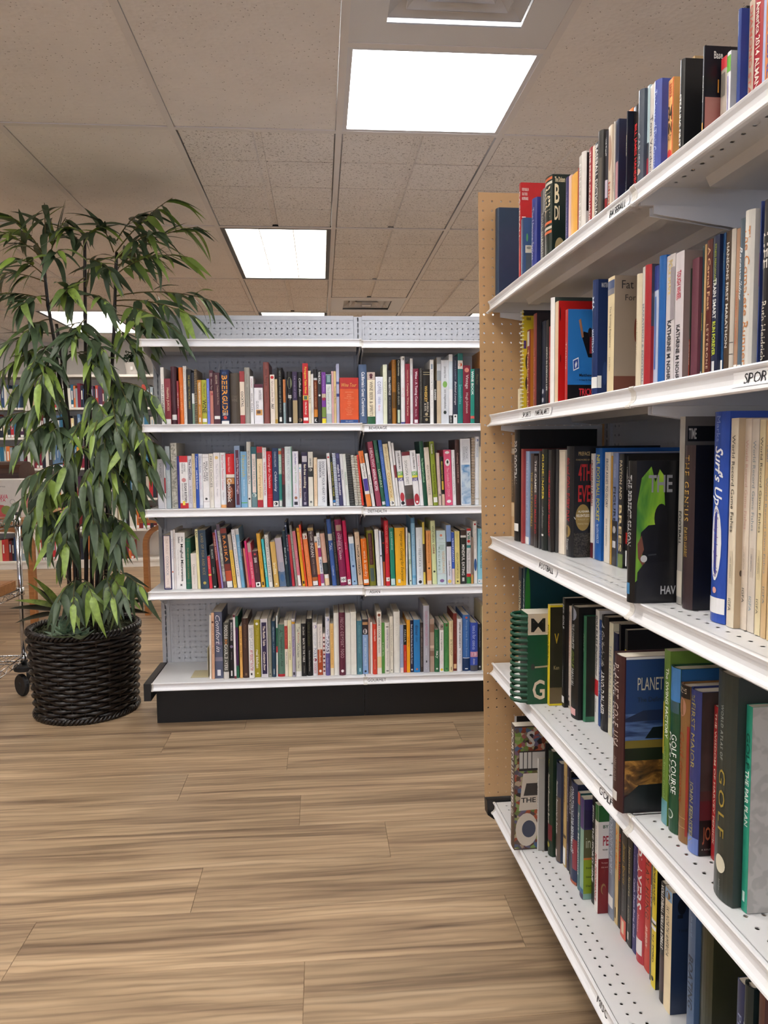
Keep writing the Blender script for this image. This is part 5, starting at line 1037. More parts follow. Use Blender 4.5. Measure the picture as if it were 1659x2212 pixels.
R_SPEC[1] = '''
1119 1123 - 840 e4d8b8 w.035 d.14
1123.5 1130 - 670 cdb52a w.04 d.20|c,26,d8d4b0,.0016|R,.02,.98,0,.055,1c1c24|R,.35,.95,.06,.1,cdb52a|X,.4,.98,.06,.1,24201a,b,Advanced|R,.05,.4,.3,.38,4a2a6a|E,.3,1,.42,.6,2a261a|E,.3,1,.64,.8,2a261a
1138 1145.4 - 711 8a2420 w.05 d.17|v,.02,.2,.2,.8,d8d0c4|t,.25,.95,.5,e8c8a0,b,Tracker tai chi|R,.02,.98,0,1,c07a2c
1152 1159 - 676 8a3a36 w.05 d.19|t,.35,.9,.45,d88078,-,The Martial Artist's Book|R,.02,.98,0,1,2a2428
1161.5 1168.7 - 690 1e1e20 w.06 d.17|t,.1,.6,.4,a89860,-,zen combat|t,.62,.95,.36,909088,-,Living the arts
1170 1178.6 - 692 1c2438 w.06 d.17|o,.8,.2,b8bcc4|o,.9,.2,b8bcc4
1179 1185.4 - 690 1a1a1c w.06 d.17|t,.3,.8,.5,e8e8e4,b,AIKIDO IN EVERYDAY LIFE
1185.7 1190.4 - 704 b02830 w.06 d.16|t,.1,.9,.4,e0a098,-,TAE KWON
1191 1198 - 642 f0eeec w.02 d.24 H|R,.0,.99,0,1,3a4440
1198.4 1206 - 650 e6c8a8 w.02 d.235|R,0,.99,0,1,c41e1c|E,.12,.24,.06,.2,241a1a|E,.2,.3,.52,.6,5a1412
1221 1226.4 - 668 c03030 w.02 d.20|t,.1,.9,.5,f0dcd8,-,Tricking|R,0,.99,0,.82,sky|R,0,.99,.82,1,131214|X,.45,.99,.86,.94,d8303a,b,TRICK|P,141418,.55,.3,.62,.24,.98,.5,.98,.58,.8,.52|P,b07a58,.42,.12,.5,.1,.62,.3,.54,.31|E,.78,.95,.2,.3,2a2020|R,.85,.99,.3,.48,8a2830|P,e4ecf4,.2,.55,.42,.52,.44,.64,.22,.67|P,3050a0,.22,.56,.4,.535,.42,.63,.24,.655|P,f2f4f8,.28,.6,.33,.56,.35,.59,.38,.57,.34,.62,.3,.64|X,.45,.95,.7,.73,1c1c20,b,Matthew|X,.45,.95,.76,.78,1c1c20,b,A Step by Step|n|L,TRICK
1281 1291.4 - 603 1a2f5f w.03 d.18 H|t,.14,.26,.4,d0d8e8,b,MA|t,.42,.62,.4,c8d0e4,b,MASTERING|v,.83,.925,.1,1,e6e6e4|R,0,.4,.82,.925,e6e6e4|X,.3,.9,.03,.07,c8ccd4,b,MASTER|E,.5,.95,.7,.9,2c4478|L,MASTERING
1312 1326.6 - 595 e0cfa8 w.03 d.19|b,.03,.1,45557c|b,.1,.15,7a7a84|t,.25,.6,.34,6a5c40,-,The Running Experience|t,.68,.8,.24,8a7a58,-,John Hanc|R,0,.99,0,.85,988878|R,0,.99,.85,1,6e4034|X,.3,.8,.04,.11,2a2626,-,Fat|X,.45,.9,.16,.21,2a2626,-,For|E,.85,1,.36,.56,7a4030|n|L,Fat For
1376 1386 - 590 d8ccb0 w.04 d.17 H|t,.4,.7,.3,a09878,-,the long run
1386.3 1393.4 - 575 cfcac4 w.04 d.17|t,.3,.95,.6,90909a,b,MARATHON & FOOTBALL
1393.7 1406.4 - 570 a82830 w.04 d.18 H|R,0,.99,0,.5,4a4a58|R,0,.99,.5,1,a02428
1409.6 1422.6 - 572 b8c0d8 w.045 d.18|v,.25,.85,.2,.6,5878b8|b,.0,.2,30408a
1424 1437.6 - 550 1a5fa8 w.045 d.18 H|v,.02,.3,.05,.3,9ac0e0
1438 1457 - 546 cfc8c8 w.045 d.18|t,.04,.3,.5,d8c080,b,POLE SHAPE|t,.5,.96,.46,26262c,b,KATHRINE M NOHR|v,.1,.5,.6,.98,9a9298|n
1457.4 1476 - 540 d0c8cc w.045 d.18|t,.14,.36,.5,c0304a,b,TOUGH WHEEL|t,.55,.97,.46,26262c,b,KATHRINE M NOHR|R,0,.99,0,1,8a7872|n|L,TOUGH WHEEL
1478 1492 - 580 2a3428 w.055 d.18|t,.06,.4,.4,6a6a50,b,MARATHON|b,.62,1,9a3424|t,.58,.9,.4,e8e0d4,b,SEE HOW SHE RUNS|n|L,SEE HOW SHE RUNS
1493 1508 - 555 6a3a48 w.055 d.17
1508.3 1518.6 - 530 2f4a50 w.06 d.17|t,.4,.72,.55,d0b838,b,PaceWalking|b,.93,1,c8c8c0
1519 1524 - 527 c0a070 w.06 d.16
1524.3 1537 - 515 5a2420 w.06 d.17|t,.05,.5,.5,d8b088,b,A Carnal Feat|t,.6,.92,.36,e0c8a8,w,LETTERONE
1537.3 1552 - 505 1a2444 w.055 d.17|t,.06,.34,.3,a8b838,-,FITNESS PERFORMANCE|t,.3,.58,.5,e8ece8,b,TRAIN SMART|t,.6,.84,.5,c8d838,b,RUN FOREVER|v,.88,.99,.3,.7,d8d8d8
1552.3 1564.6 - 502 1f4a78 w.06 d.17|t,.1,.3,.3,90a8a0,-,Run Faster|t,.5,.75,.4,70a8d8,-,the new you|s,.88,.97
1565 1577 - 496 4a3a2c w.06 d.17|t,.08,.8,.5,dcd8d0,b,HANSONS FIRST MARATHON|n|L,FIRST MARATHON
1577.3 1587 - 493 c9c0b4 w.06 d.17 H|b,.77,.775,4a4640|b,.85,.855,4a4640
1587.3 1596 - 492 b08a70 w.06 d.17|t,.3,.9,.5,c86848,-,Triathlon Training|s,.93,.99
1596.3 1607 - 470 5a6a78 w.06 d.17 H|t,.1,.6,.6,e0e4e8,bi,Racewalking|s,.94,.99
1607.3 1628 - 450 d8d4cc w.05 d.18 H|t,.1,.96,.6,cc8040,-,The Complete Runner
1628.3 1640 - 435 3a4a8a w.055 d.18|t,.62,.85,.4,a8b4e0,b,JEFF GALLOWAY|n|v,.3,.5,.2,.8,6a3a70
1640.4 1647 - 436 5a4428 w.06 d.17
1647.4 1672 - 425 17141a w.05 d.18 H|t,.15,.45,.4,d8d0c8,b,LIFE|t,.6,.95,.4,dcd4c4,-,Ruth Heidrich|n
'''
R_SPEC[2] = '''
1100 1111 1160 940 c8a880 d.18|b,.12,.13,6a5a48|b,.13,.18,d8d4c8|b,.19,.66,4a4036|t,.28,.62,.4,a08a70,-,FOOTBALL|b,.67,.8,d8c4a4
1111.4 1122 1170 928 17171a d.21 H|t,.1,.5,.5,e8e8e8,b,PRO FOOTBALL|s,.84,.91|L,PRO FOOTBALL
1125 1130 1174 970 a03a3c d.17
1130.4 1142.6 1177 975 8fa8cc d.17|t,.1,.75,.4,c8d8ec,w,THE LEAGUE THE PACK|b,.92,1,e8eaec
1143 1152.5 1180 980 3a2f2c d.17|t,.2,.8,.5,c8b040,-,THE GREAT FOOTBALL
1153 1161 1184 985 1a1618 d.17|t,.05,.4,.5,e8e6e4,b,THE GAMES|t,.42,.85,.5,c03038,b,THAT MADE PRO|L,THE GAMES THAT MADE
1163 1165.5 1186 975 4a4a4c d.18
1166 1181 1190 970 1c2422 d.19 H|t,.05,.5,.42,f0dc50,b,GUNSLINGER|t,.56,.78,.4,b8bcb8,i,Jeff Pearlman|v,.84,.86,.3,.7,e8e8e6|n|L,GUNSLINGER
1183 1190 1193 972 201c1c d.18|t,.2,.85,.5,d03038,b,SOME GAME EVERY MONDAY
1191 1203.6 1194 970 3c3c3e d.19 H|E,.6,1.0,.55,.8,b02820
1204 1219 1198.5 972 e8dccb d.18 H|b,.0,.02,d8ccba
1220 1238.5 1204.5 964 1a1c22 d.20 H|t,.1,.68,.4,c02830,b,4th and GOAL EVERY DAY|o,.77,.3,9a8048|t,.84,.94,.3,d8d8d8,-,Savage|X,.25,.95,.05,.085,b8a070,b,PREFACE|X,.1,.95,.115,.13,b8a070,-,FOREWORD BY|X,.25,1.0,.16,.31,c02a2e,b,4TH|X,.25,1.0,.35,.5,c02a2e,b,EVE|E,.1,1.0,.52,.76,9a8048|X,.25,.95,.575,.595,e8e4d8,b,ALABAMA|X,.16,.95,.61,.635,f0ece0,b,RELENTLESS|X,.25,.9,.65,.665,c8b890,-,PURSUIT OF|X,.25,.9,.69,.705,c8b890,-,PERFECTION|R,0,.99,.78,.995,grit|P,e0e0dc,0,.63,.1,.65,.1,.66,0,.64|n|L,GOAL EVERY DAY
1274.5 1281 1207 980 e4e0da d.18|t,.06,.5,.6,7a1c30,b,CRUNCHING NUMBERS|b,.85,.995,5a1c24
1282.5 1298 1212 968 1a5fb0 d.22|t,.06,.65,.5,d8cc50,b,NFL FOOTBALL POCKET|t,.68,.85,.4,d0e0f4,b,by LOU HOLTZ|n|L,FOOTBALL POCKET
1304 1316 1218 977 e8e0d4 d.17|t,.06,.5,.4,30405c,-,FROM ASHES TO GLORY|t,.6,.85,.26,808080,-,Bill McCartney|n|L,FROM ASHES TO GLORY
1317 1320 1220 985 c89a40 d.15
1321 1332.4 1224 978 7a8cb8 d.17|t,.1,.22,.3,c8d0e4,-,DAVID MARANISS|b,.6,1,2a2c34|t,.3,.62,.5,1c2c44,b,FIGURE|o,.68,.3,b8b8bc|v,.78,.84,.2,.8,c8c8cc|n|L,FIGURE
1334 1345 1228 980 1a1a1c d.17|t,.06,.4,.5,e4d8b8,b,PAYTON AND|t,.45,.86,.55,e4d0a0,b,BREES|b,.88,1,6a8038|n
1346.5 1354 1229 985 161616 d.16|t,.1,.3,.5,e8e8e8,b,LOMBARDI|b,.68,.78,b82c28|s,.84,.98|n
1355 1371 1304 996 101012 d.17 H|t,.1,.6,.5,a8a8a8,b,THE PERFECT SEASON|v,.86,.94,.3,.7,4a88b8|P,vest,0,.85,.02,.3,.12,.12,.35,.04,.45,.15,.55,.06,.65,.1,.72,.45,.3,.5,.25,.75,.1,.82|E,.44,.78,.3,.5,141416|P,0f0f11,.12,.5,.3,.45,.7,.44,.98,.5,.98,.75,.3,.78,.1,.6|P,7a4a38,.04,.58,.14,.52,.2,.62,.12,.68,.3,.74,.24,.77,.06,.68|E,.12,.28,.66,.71,c8c8c4|P,17171a,.02,.99,.05,.78,.2,.72,.95,.7,.98,.99|X,.28,.86,.1,.22,8e8e90,b,THE|X,.62,.99,.88,.94,b0b0b2,b,HAV|P,3a3a3e,.3,.655,.5,.65,.5,.66,.3,.665|n|L,THE PERFECT SEASON
1461 1472 1307 900 b0aca4 d.20|t,.5,.68,.5,2a2a2a,b,FOOTBALL|b,.82,.96,d8d0c0|R,0,.99,0,1,6a6662|R,.2,.98,.05,.13,15161a|X,.28,.9,.062,.118,d0ccc4,b,TIME|R,.2,.6,.16,.26,a89a80|n|L,FOOTBALL
1474 1495.6 1319 962 3a2c2e d.18 H|t,.06,.46,.4,c8a050,w,THE GENIUS|t,.5,.68,.32,b09048,-,DAVID HARRIS|R,0,.99,0,1,14141a|n|L,THE GENIUS
1534 1566 1350 888 2a50b0 d.20 H|t,.02,.14,.24,8aa0d8,-,Marks|t,.16,.44,.6,f2f4fa,bi,Surf's Up|e,.62,.18,.3,f0f2f6|t,.46,.78,.3,5a3a8a,i,Collecting the Longboard Era|o,.845,.12,e0a8a0|b,.88,.955,eeeef0|n|L,Surf's Up
1568.5 1584 1358 903 e6dac4 d.19|t,.08,.54,.42,4a463e,-,World Record Game Fishes|v,.63,.79,.3,.75,d8ccb4|t,.66,.76,.2,9a9488,-,1991 EDITION|Q,cream fishing annual with dark title, thickest, right beside the blue surf book|L,World Record Game Fishes|t,.86,.92,.36,6a665e,-,IGFA|R,0,.99,0,1,bfa98a|E,.3,.5,.72,.75,5a4a38
1597 1611.6 1363 904 e2d4c4 d.19|t,.1,.52,.42,d0a89c,-,World Record Game Fishes|v,.6,.74,.3,.75,dacaba|t,.63,.71,.2,9a9488,-,1987 EDITION|Q,cream fishing annual with a faded pink title on the football shelf|L,World Record Game Fishes|t,.8,.87,.36,4a4840,-,IGFA
1613 1627.6 1369 905 dcd2c6 d.19|t,.1,.52,.42,8a98a0,-,World Record Game Fishes|v,.6,.74,.3,.75,d0c4b6|t,.63,.71,.2,7a7a80,-,1989 EDITION|Q,cream fishing annual with a faded grey-blue title on the football shelf|L,World Record Game Fishes|t,.83,.9,.36,8aa0ac,-,IGFA
1629 1641 1375 906 e8d8b0 d.19|t,.08,.52,.42,4a463e,-,World Record Game Fishes|v,.6,.74,.3,.75,dccca4|t,.63,.71,.2,6a665a,-,1997 EDITION|Q,yellowish fishing annual with a dark title on the football shelf|L,World Record Game Fishes|t,.83,.9,.36,5a564a,-,IGFA
1642 1653 1381 908 d8b88a d.19|t,.1,.2,.36,8a94a0,-,1990|t,.26,.7,.36,8a94a0,-,World Record Game Fishes|t,.76,.84,.36,6a8090,-,IGFA
1655 1666 1387 910 dcbf92 d.19
'''
R_SPEC[3] = '''
1119.5 1126 1458 1228 1f2f3c d.18|t,.12,.42,.6,e4dcb8,b,GOLFWATCHING|t,.46,.85,.36,90a0a8,-,A viewer's guide to the world of golf|s,.86,.97
1126.5 1133 1462 1226 1a4048 d.20|t,.1,.6,.6,d8e4e0,i,POCKET ALMANAC|E,.02,.75,-.0,.65,3a8a3c
1123 1138.5 1523 1327 0f4a2c w-.008 d.16|c,15,0c4a34,.0045|R,.02,.99,.0,.22,c8b8a0|X,.2,.99,.05,.2,16140f,b,M|R,.02,.99,.22,.232,d8ccb8|E,.2,.42,.55,.62,3a3a34|P,a89c80,.42,.58,.98,.55,.98,.56,.42,.6|X,.3,.98,.73,.95,d8c4ac,b,G
1177.5 1187 1525 1308 ecd42e d.17|t,.2,.6,.5,2a2408,b,Ken Venturi's Stroke Savers|R,0,.99,.02,.82,2e2c1c|R,0,.99,.82,.98,6a5a3c|X,.45,.9,.28,.38,c8a830,b,V|X,.4,.95,.6,.64,a89868,-,Ken|n|L,Stroke Savers
1208.5 1219 1529 1293 161616 d.20|t,.06,.14,.46,e8e8e8,bi,BUZZ ON|t,.16,.28,.6,f2f2f2,b,GOLF|t,.62,.82,.3,c0c0c0,-,Ask Grand & Dean Jones|s,.9,.96|n|L,BUZZ ON GOLF
1220 1232 1533 1311 e0cfc0 d.18|t,.05,.14,.4,5a4038,b,TOM WATSON'S|t,.15,.55,.4,b06a60,-,GETTING BACK TO BASICS|t,.58,.8,.3,604a44,-,Golf Magazine|o,.88,.2,3a3030|v,.92,.97,.2,.8,4a4440|n|L,BACK TO BASICS
1233.5 1248 1556 1313 101214 d.19 H|o,.07,.36,9aa0b0|t,.16,.38,.36,c8c8c4,-,THE COMPLETE|t,.4,.55,.4,7a8a40,bi,GOLF|t,.56,.72,.36,c8c8c4,-,MANUAL|v,.91,.97,.15,.85,e0a8a8
1258 1265 1560 1332 2f6a4c d.19 H|t,.1,.4,.4,7aa888,-,GOLF|R,0,.99,0,.95,20281f
1280 1291.6 1566 1320 eceae6 d.17|t,.05,.3,.5,26262a,b,GOLF RULES|t,.31,.58,.5,3a3a40,bi,Explained|b,.61,.75,c8303a|t,.78,.9,.26,70706c,-,PETER DOBEREINER|n|L,GOLF RULES Explained
1292 1296 1570 1340 2f4f90 d.16|t,.1,.7,.5,c8d4e8,b,FROM FIRST POINT TO FORT
1297 1311.8 1583 1335 14141a d.19 H|t,.06,.44,.44,e4e4e2,i,A Golfer's Life|t,.48,.86,.5,ececea,b,ARNOLD PALMER|n|L,A Golfer's Life
1313 1321.6 1592 1348 dcd8c0 d.18|t,.2,.85,.5,8a98a8,w,THE ETERNAL SUMMER
1322.2 1331.5 1600 1370 1a1f44 d.17|t,.3,.86,.6,eeeef0,b,AT THE TURN|o,.93,.36,7a80a8
1333.5 1337.5 1612 1350 17151c w.1 d.15|t,.1,.6,.6,d8c038,b,STEVE|n
1346 1352 1640 1362 1c1c20 w.1 d.15|t,.05,.5,.6,e0c838,b,FLOG
1323 1345 1754 1421 3a1a1e w-.011 d.21 H|t,.06,.6,.42,c8b8b0,w,PLANET GOLF USA|t,.66,.82,.22,a89890,-,DARIUS OLIVER|v,.88,.94,.3,.7,e8e6e4|R,.03,.99,0,.015,dadada|R,.03,.99,.015,.36,24406e|R,.03,.99,.36,.54,sea|P,1f2c4a,.03,.39,.5,.34,.99,.33,.99,.4,.03,.41|P,0f1a1c,.55,.52,.75,.45,.99,.42,.99,.53|R,.03,.99,.53,.6,7a6a2c|R,.03,.99,.58,.67,1c2416|R,.03,.99,.66,.88,golfland|P,14181a,.03,.9,.4,.82,.99,.8,.99,.995,.03,.995|X,.33,1.0,.13,.21,c8c0a8,-,PLANET|X,.33,1.2,.255,.285,2a3440,-,The Definitive|n|L,PLANET GOLF USA
1428.5 1441 1785 1408 6a8a3a d.20|t,.1,.5,.42,eef2e0,b,The SWING FACTORY,.66|t,.55,.85,.3,a8c080,-,with Steve Gould|b,.86,1,6aa0a8|v,.3,.6,.05,.3,c8b838|n|L,The SWING FACTORY
1441.5 1464 1805 1447 1a4a30 d.20 H|b,.0,.2,4a88c8|v,.2,.27,.05,.95,3a5a64|t,.4,.76,.34,f0f4f0,-,GOLF COURSE,.7|t,.4,.72,.34,e8ece8,w,DESIGN,.3|o,.89,.26,c8d4cc|o,.89,.2,1a4a30|R,0,.99,0,.2,2a6098|R,0,.99,.2,1,164028
1465.5 1485 1826 1485 8a6238 d.18 H|b,0,.08,1c1614|t,.02,.05,.6,d8c8b0,b,E MILE|e,.14,.06,.3,b08068|t,.3,.75,.4,a04a28,-,Golf dreams|b,.84,.843,c8a070|b,.9,.903,c8a070|v,.25,.95,.88,1,9a3028|R,0,.99,0,1,20241c
1486 1508.6 1850 1497 2f3a78 d.19 H|t,.03,.07,.3,a09858,-,THE|t,.08,.48,.4,a89a58,-,FIRST MAJOR,.5|t,.56,.94,.38,98946c,b,JOHN FEINSTEIN|b,.9,1,6a80c0|R,0,.99,0,.6,dusk|R,0,.99,.6,.66,5a3a38|R,0,.99,.66,.78,6a2a30|R,0,.99,.78,1,1c1414|X,.25,.9,.82,.93,a85a3c,b,JO|X,.2,.9,.955,.965,b8b0a8,w,A GOLF|n|L,FIRST MAJOR
1535 1546 1863 1530 a8282c d.17|t,.04,.9,.36,e0c0b0,b,THE WISDOM OF HARVEY PENICK|n|L,THE WISDOM
1541 1582 1963 1466 2c3430 d.19 H|t,.14,.38,.14,a8b0ac,w,WORLD ATLAS OF,.44|t,.42,.72,.3,a8903c,w,GOLF,.5|e,.84,.04,.24,dcd8c4|t,.91,.96,.12,8a928e,-,hamlyn,.5|n|L,WORLD ATLAS OF GOLF
1600.5 1613 1975 1529 2a9a80 d.19|t,.13,.3,.6,145a4a,b,GOLF|t,.31,.58,.6,e8f4ec,b,THE PAR PLAN|v,.9,.95,.3,.7,c8e8e0|R,0,.99,0,1,grid|X,.3,.95,.66,.7,4a4a4a,b,A REVOLUTIONARY|X,.3,.95,.72,.76,4a4a4a,b,SYSTEM TO CUT|X,.3,.95,.78,.82,4a4a4a,b,YOUR HANDICAP|X,.3,.95,.84,.88,4a4a4a,b,IN 30 DAYS|P,2a2c3c,.45,.1,.99,.1,.99,.12,.75,.12,.75,.46,.99,.46,.99,.56,.4,.6,.4,.57,.52,.56,.52,.14,.45,.13|E,.8,1.0,.04,.12,2a6a3c|L,THE PAR PLAN
'''
R_SPEC[4] = '''
1100 1103 1800 1538 eceae8 d.24 w.06|R,.3,.99,0,1,2a2826
1103.5 1111 1837 1570 4a3a34 d.20|t,.03,.28,.6,ece8e0,b,SPORTS|t,.3,.66,.6,ece8e0,b,ILLUSTRATED|t,.68,.74,.6,ece8e0,b,GO|R,.0,.99,.01,.99,mosaic|X,.55,.95,.04,.17,b8b4ae,b,S|R,.2,.98,.2,.36,2c2624|R,.22,.38,.21,.34,bdb8b0|R,.42,.58,.21,.34,bdb8b0|R,.62,.78,.21,.34,bdb8b0|R,.82,.98,.21,.34,bdb8b0|P,c4b8a8,.2,.68,.4,.38,.98,.38,.98,.66|P,3a3430,.42,.56,.55,.46,.98,.46,.98,.56|X,.3,1.0,.575,.615,2c2824,b,THE|E,.05,1.1,.7,.97,c2b6a6|E,.35,1.0,.76,.9,3a3e50|n|L,SPORTS ILLUSTRATED covers album
1157 1162.5 1838 1640 e2dfda d.16|t,.1,.7,.5,6a6a68,-,REGULATION GAMES|R,0,.99,0,1,a8a49c
1173 1177 1839 1606 1c1a1a d.19|v,.1,.95,.1,.9,grit
1178.4 1193 1852 1625 1a3020 d.18 H|t,.08,.16,.3,a8a840,-,Tabor|t,.22,.7,.4,e4dcd0,bi,Statistical Reasoning in Sports|v,.7,.85,.4,.98,6a2028|o,.9,.24,a8a040|n|L,Statistical Reasoning in Sports (green)
1195 1211 1866 1652 2a3550 d.18 H|t,.18,.72,.36,ecebe8,bi,Statistical Reasoning in Sports|b,.34,.99,5a4c44|v,.88,.95,.2,.6,e8d4d0|L,Statistical Reasoning in Sports (navy and brown)
1212 1222 1875 1645 c8aa70 d.17|t,.15,.4,.4,6a5430,-,Bull Riders|b,.7,.73,5a4a38|s,.82,.98
1222.4 1228 1882 1655 2a2440 d.17|t,.05,.6,.5,c0b8c8,b,Complete Sports|t,.75,.9,.5,a098b0,-,GUIDE
1229 1232 1890 1668 1a1818 d.17|t,.05,.5,.7,e8e8e8,b,COACH
1232.5 1246 1915 1697 14284f d.19 H|t,.05,.7,.42,d8e0e8,b,CONDITIONING FOR PERFORMANCE|v,.55,.85,.6,1,8a3040|b,.97,1,b05838|R,0,.99,0,.6,1a2440|R,0,.99,.6,.8,8a3440
1246.4 1251.5 1925 1715 3a6a70 d.18|b,0,.12,c85848|t,.2,.85,.6,e8ece8,b,Sport Management
1252 1259.5 1944 1728 8ab0a0 d.18|b,.0,.3,4a3a78|b,.9,.95,3a6a90|b,.95,1,3c2c58|R,0,.99,0,.3,342a5c|P,2a2448,0,.1,.99,.2,.99,.34,0,.28|R,0,.99,.3,.58,5a5a3a|X,.25,.8,.38,.48,c8ccb0,-,in|R,0,.99,.58,.61,c8783c|R,0,.99,.6,.94,8aa028|X,.3,.95,.67,.69,3a4a18,b,Brenda|X,.3,.95,.76,.78,3a4a18,b,Bredemeier|X,.3,.95,.85,.87,3a4a18,b,Dan|n
1277 1283 1955 1720 141414 d.18|t,.1,.25,.5,d8d8d8,b,EPSTEIN|t,.3,.8,.6,e8e8e6,b,THE SPORTS GENE|n|L,THE SPORTS GENE
1283.4 1290.5 1974 1741 eeeae6 d.17|b,0,.15,2a6a34|t,.2,.45,.36,b0a8a8,-,BRAD STULBERG|t,.46,.9,.5,b03a44,b,PEAK PERFORMANCE|R,0,.99,0,.15,22602e|R,0,.99,.15,.49,e6e2de|X,.45,.99,.18,.21,1f5a2c,b,BY|X,.45,1.0,.28,.37,b03040,b,PE|X,.4,.95,.4,.415,50504c,b,THE NEW|R,0,.99,.49,1,7a1c22|X,.3,.95,.52,.535,e0b8b0,-,The reason|X,.3,.95,.56,.575,e0b8b0,-,this and|E,.3,.8,.72,.82,9a7a50|E,.4,.8,.74,.82,7a1c22|n|L,PEAK PERFORMANCE
1313 1324.6 1990 1750 8a94a4 d.17|t,.05,.6,.5,c8d0dc,b,PSYCHOLOGY OF SPORTS|s,.8,.9
1325 1333.6 2000 1765 d8bc84 d.17|t,.12,.5,.5,e08a30,b,A GUESS|v,.85,.95,.3,.6,3a3020
1334 1339.6 2008 1780 20201e d.17|t,.1,.55,.6,d84a30,b,THE WINNER WITHIN
1340 1352 2035 1800 2a2826 d.18|t,.12,.5,.5,c8a848,i,James Sports|t,.55,.75,.3,888480,-,performance|b,.82,1,d86050|v,.84,.96,.3,.7,e0c8a8
1353 1363 2050 1805 1c1c1a d.17|t,.12,.56,.46,c8b88a,-,Japanese Sports|t,.64,.8,.3,b0a888,-,A HISTORY|v,.88,.95,.3,.6,d0ccc4
1364 1374 2064 1820 2f2a6a d.17|t,.05,.28,.36,8a86c0,-,Ten Lessons|t,.34,.86,.46,c8c4e4,b,Catch Them Being Good
1374.4 1390 2087 1830 b83440 d.18 H|t,.04,.55,.62,f4eeee,b,PLAYERS|t,.6,.75,.3,e8b0b8,-,Mattson|v,.8,.93,.1,.9,e8e4e4
1390.4 1402 2105 1850 c83a28 d.18|t,.04,.55,.6,3a1410,w,PLAY HUNG|t,.62,.8,.4,f0c8b8,bi,BEN BERGERON|n|L,PLAY HUNG
1402.4 1405 2118 1858 5a5a5c d.17|t,.1,.5,.8,eeeeee,b,SIDELINE
1405.5 1415 2139 1866 e8d030 d.17|t,.03,.34,.5,3a2c10,b,STRONGER ABOVE FIRST|b,.46,.49,f2f2f2|b,.485,.5,1a1a1a|b,.51,.54,f2f2f2|t,.58,.8,.4,4a3c10,b,K.J. FORD|o,.93,.26,1c1a10|R,0,.99,0,1,121212|n|L,STRONGER ABOVE FIRST
1423.5 1432 - 1912 18181a w.105 d.18|t,.02,.55,.66,f0f0ee,b,VOLLEYBALL SKILLS & DRILLS|b,.6,.9,3c2428
1432.4 1447 - 1930 f0dcb4 w.105 d.18|b,0,.09,8ab0d8|o,.05,.3,7a5a28|t,.14,.55,.42,3a3630,w,SKI NORTH AMERICA|R,0,.99,0,1,243450|E,.35,.9,.05,.18,12161f|R,.35,.7,.18,.21,12161f|X,.4,1.0,.3,.32,14181f,w,THE
1482 1497 - 1975 4a6488 w.11 d.19|t,.05,.2,.3,8aa0c4,-,the sport of|t,.35,.75,.66,2a3648,b,BOATING
1508 1535 - 1993 33341f w.12 d.18 H
1585 1600 - 2130 1c2c5c w.1 d.15|t,.1,.9,.5,98a4c8,-,Phil Powell|n
1601 1619 - 2138 1c2a2a w.1 d.15 H|t,.1,.9,.5,c8d0c8,b,HEAVEN|n
1630 1642 - 2150 5a3028 w.1 d.15|t,.1,.9,.5,c09a88,-,GET
'''
SHELFNAME = ['baseball', 'martial arts and running', 'football and fishing', 'golf', 'miscellaneous sports']
